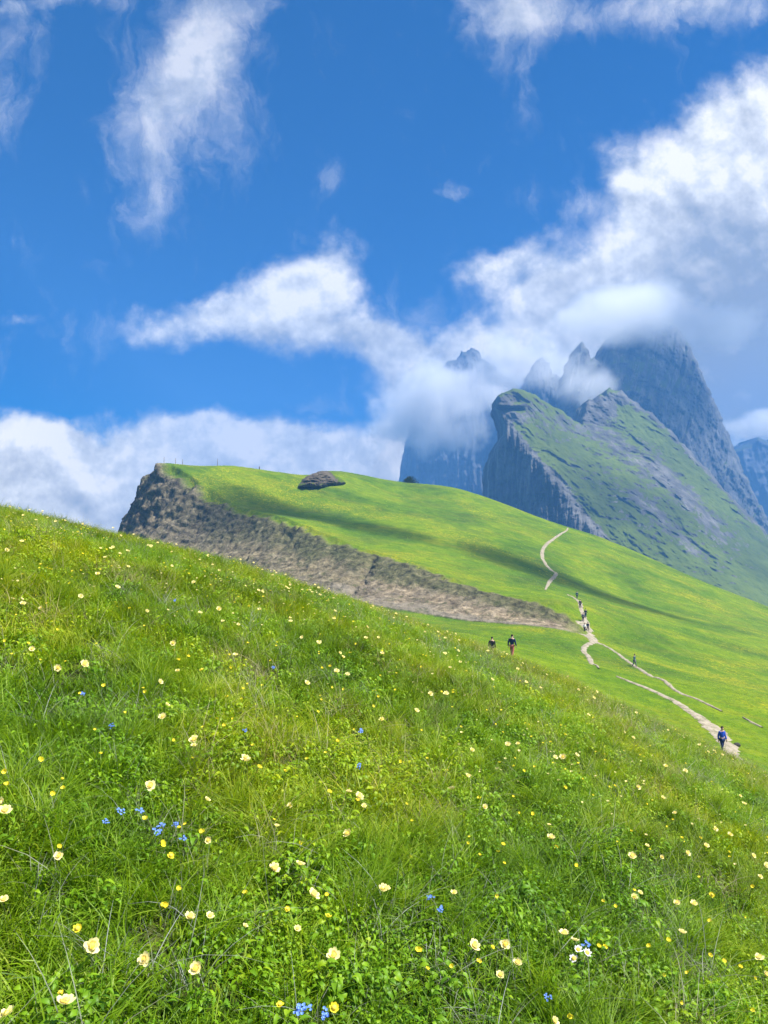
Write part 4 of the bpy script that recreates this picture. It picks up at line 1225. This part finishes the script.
def build_people():
    cols = {}

    def cm(nm, c):
        if nm not in cols: cols[nm] = simple_mat(nm, c, 0.8)
        return cols[nm]
    skin = simple_mat('skin', (0.50, 0.32, 0.23), 0.6); base = simple_mat('cloth', (0.2, 0.2, 0.2), 0.8)
    sets = [make_person_meshes(.22, .16, (skin, base)), make_person_meshes(-.14, -.10, (skin, base)), make_person_meshes(.05, .04, (skin, base))]
    navy, blue, black, grey, teal, brown, white, red, denim = [cm(*a) for a in (('navy_cloth', (.010, .022, .085)), ('blue_cloth', (.012, .06, .42)), ('black_cloth', (.012, .012, .015)), ('grey_cloth', (.10, .11, .13)),
        ('teal_cloth', (.02, .09, .13)), ('dark_hair', (.018, .012, .009)), ('white_cloth', (.75, .75, .75)), ('reddish_cloth', (.42, .12, .09)), ('denim_cloth', (.05, .09, .20)))]
    # (column, row of the feet, depth or None, set, turn, jacket, trousers, hair, label)
    P = [
        (512, 661, 56, 0, 2.6, navy, red, brown, 'walker in a dark navy jacket and reddish trousers below the scarp'),
        (492, 662, 61, 2, 2.8, black, black, brown, 'walker of whom only dark head and shoulders rise above the grass'),
        (722, 761, 50, 1, 0.4, blue, navy, brown, 'dark haired walker in a bright blue jacket on the widest path'),
        (634.5, 667, None, 0, 0.8, teal, grey, brown, 'lone walker in bluish grey on the upper footpath right of the fork'.replace('right of', 'beyond')),
        (577, 599, None, 2, 3.0, teal, navy, brown, 'walker in dark teal, farthest up the path above the fork'),
        (580.2, 608.5, None, 1, 2.8, black, black, brown, 'second walker from the top on the path above the fork, in black'),
        (585.6, 618, None, 0, 2.7, black, navy, brown, 'third walker from the top on the path above the fork'),
        (583.2, 622, None, 2, 3.3, grey, black, brown, 'walker in grey just behind the pair at the fork'),
        (584.6, 632.5, None, 1, 0.3, white, black, brown, 'walker in a white top standing at the fork of the paths'),
        (587.8, 631.5, None, 0, 0.2, black, black, brown, 'walker in black beside the white top at the fork'),
        (259.5, 472.5, 282, 2, 1.2, navy, black, brown, 'tiny lone figure standing on the skyline of the meadow ridge'),
        (319.5, 470.5, 311, 2, 0.4, black, black, brown, 'tiny figure on top of the rocky knoll on the skyline'),
    ]
    for (px, py, d, k, yaw, jc, tr, hr, lb) in P:
        if d is None:
            loc = hit(px, py, 70)
        else:
            x = (px - HX) / F * d; loc = (x, d, float(land(x, d)))
        b, j, t, h = sets[k]
        o = link(bpy.data.objects.new('person', b)); o.location = loc; o.rotation_euler = (0, 0, yaw)
        tag(o, lb, 'person')
        for nm, me, mt in (('jacket', j, jc), ('trousers', t, tr), ('hair', h, hr)):
            c = link(bpy.data.objects.new(nm, me), o)
            c.material_slots[0].link = 'OBJECT'; c.material_slots[0].material = mt


# ------------------------------------------------------------------ small things on the hillside
def tube(pts, r0, r1, k=7):
    pts = np.asarray(pts, float); V = []
    for i, p in enumerate(pts):
        r = r0 + (r1 - r0) * i / (len(pts) - 1)
        V += [(p[0] + r * math.cos(6.283 * j / k), p[1] + r * math.sin(6.283 * j / k), p[2]) for j in range(k)]
    V.append(tuple(pts[-1] + np.array([0, 0, r1 * .5])))
    Q = grid_faces(len(pts), k, True); top = len(V) - 1; b = (len(pts) - 1) * k
    T = np.array([(b + j, b + (j + 1) % k, top) for j in range(k)])
    return V, [Q, T]


def build_details():
    wood = simple_mat('grey_wood', (0.16, 0.14, 0.12), 0.9)
    for (px, d, h, lb, cross) in ((164, 264, 2.6, 'thin summit post on the highest corner of the grassy ridge', 0), (175.5, 267, 2.3, 'second thin post along the ridge from the cliff corner', 0), (182.5, 268, 2.2, 'third thin post along the ridge from the cliff corner', 0), (217.5, 272, 2.4, 'dark post standing alone half way along the ridge', 0)):
        x = (px - HX) / F * d; z = float(land(x, d))
        V, Fc = tube([(0, 0, -.3), (0.02, 0, h * .5), (0.03, 0.01, h)], .10, .07)
        me = mesh_np('post', V, Fc); me.materials.append(wood)
        o = link(bpy.data.objects.new('post', me)); o.location = (x, d, z); tag(o, lb, 'post', 'posts on the ridge')
    # bush on the skyline
    d = 316; px = 409.5; x = (px - HX) / F * d; z = float(land(x, d))
    rd = random.Random(4)
    V, Q, T = [], [], []
    for i in range(2600):
        a, e, r = rd.uniform(0, 6.283), rd.uniform(-.1, 1.57), rd.random() ** .35
        lob = 1 + .28 * math.sin(a * 3 + 1) + .15 * math.sin(a * 7)
        c = np.array([3.0 * lob * r * math.cos(a) * math.cos(e), 2.4 * lob * r * math.sin(a) * math.cos(e), 2.5 * r * math.sin(e) * (1 + .2 * math.sin(a * 4)) + .15])
        u = np.array([rd.gauss(0, 1) for _ in range(3)]); u /= np.linalg.norm(u); w = np.cross(u, [rd.gauss(0, 1) for _ in range(3)]); w /= np.linalg.norm(w)
        s = rd.uniform(.10, .24); b = len(V)
        V += [tuple(c - u * s), tuple(c + w * s * .5), tuple(c + u * s), tuple(c - w * s * .5)]; Q.append((b, b + 1, b + 2, b + 3)); T += [rd.random() * .5] * 4
    root = link(bpy.data.objects.new('shrub', None)); root.location = (x, d, z - .2); tag(root, 'single dark green shrub on the grassy skyline', 'shrub')
    me = mesh_np('foliage', V, np.array(Q)); fattr(me, 'tint', T); me.materials.append(plant_mat('shrub_leaves', [(0.1, (.012, .03, .008)), (.6, (.04, .07, .016))], .2, .6, .2)); link(bpy.data.objects.new('foliage', me), root)
    V, Fc = tube([(0, 0, -.4), (.1, 0, .8), (.3, .1, 1.6)], .16, .06); me = mesh_np('stem', V, Fc); me.materials.append(wood); link(bpy.data.objects.new('stem', me), root)
    # the knob of rock on the knoll
    pk = [(298, 487), (301, 481), (306, 476.5), (312, 473.5), (320, 471.3), (328, 471.8), (334, 474), (340, 478), (346, 483), (340, 485), (332, 484.5), (324, 487), (310, 488.5)]
    hd = [hit(p, 489, 150)[1] - 1.5 for p in (300, 325, 352)]
    dk = depth_tps([(300, 489, hd[0]), (325, 489, hd[1]), (352, 489, hd[2]), (310, 472, hd[0] + 7), (323, 469, hd[1] + 9), (340, 479, hd[2] + 4)])
    rk = lambda px, py, x, d, z: -2.6 * fbm(px / 9, py / 4, octv=5, gain=.6, seed=131, ridged=True) - 1.0 * fbm(x / 3, d / 3, z / 3, octv=4, seed=132)
    o = build_mountain('rock_outcrop', pk, dk, rk, lambda px, py: -0.2 + 1.0 * smooth(326, 348, px) + 0.9 * smooth(480, 489, py + 0.0 * px), mountain_mat('knoll_rock', (0.065, 0.054, 0.040), (0.16, 0.138, 0.104), (0.09, 0.14, 0.006)), 25, 0.3, 3.2, 33, 'grey rock outcrop breaking through the grass on the skyline knoll')
    o['kind'] = 'thing'; o['category'] = 'rock'
    # dark stone beside the widest path
    X, Fc = ico(3); n = fbm(X[:, 0] * 1.6, X[:, 1] * 1.6, X[:, 2] * 1.6, octv=4, seed=140)
    X = X * (1 + .35 * n[:, None]) * np.array([.26, .2, .17])
    me = mesh_np('boulder', X, Fc); me.materials.append(simple_mat('dark_stone', (.05, .047, .04), .9))
    o = link(bpy.data.objects.new('boulder', me)); p = hit(737, 746, 30); o.location = (p[0], p[1], p[2] + .08); tag(o, 'small dark boulder in the grass beside the blue jacketed walker', 'boulder')


def settings():
    c = scene.cycles
    scene.render.engine = 'CYCLES'
    c.max_bounces = 8; c.diffuse_bounces = 3; c.glossy_bounces = 2; c.transmission_bounces = 4; c.transparent_max_bounces = 8; c.volume_bounces = 3; c.volume_step_rate = 0.4; c.volume_max_steps = 256
    c.use_denoising = True
    c.caustics_reflective = c.caustics_refractive = False
    vs = scene.view_settings
    vs.view_transform = 'Standard'; vs.look = 'None'; vs.exposure = 1.45; vs.gamma = 1.0
    try: vs.use_curve_mapping = False
    except Exception: pass


build_camera()
build_world()
build_light()
build_ground()
build_paths()
build_mountains()
build_haze()
build_clouds()
build_plants()
build_flowers()
build_people()
build_details()
settings()
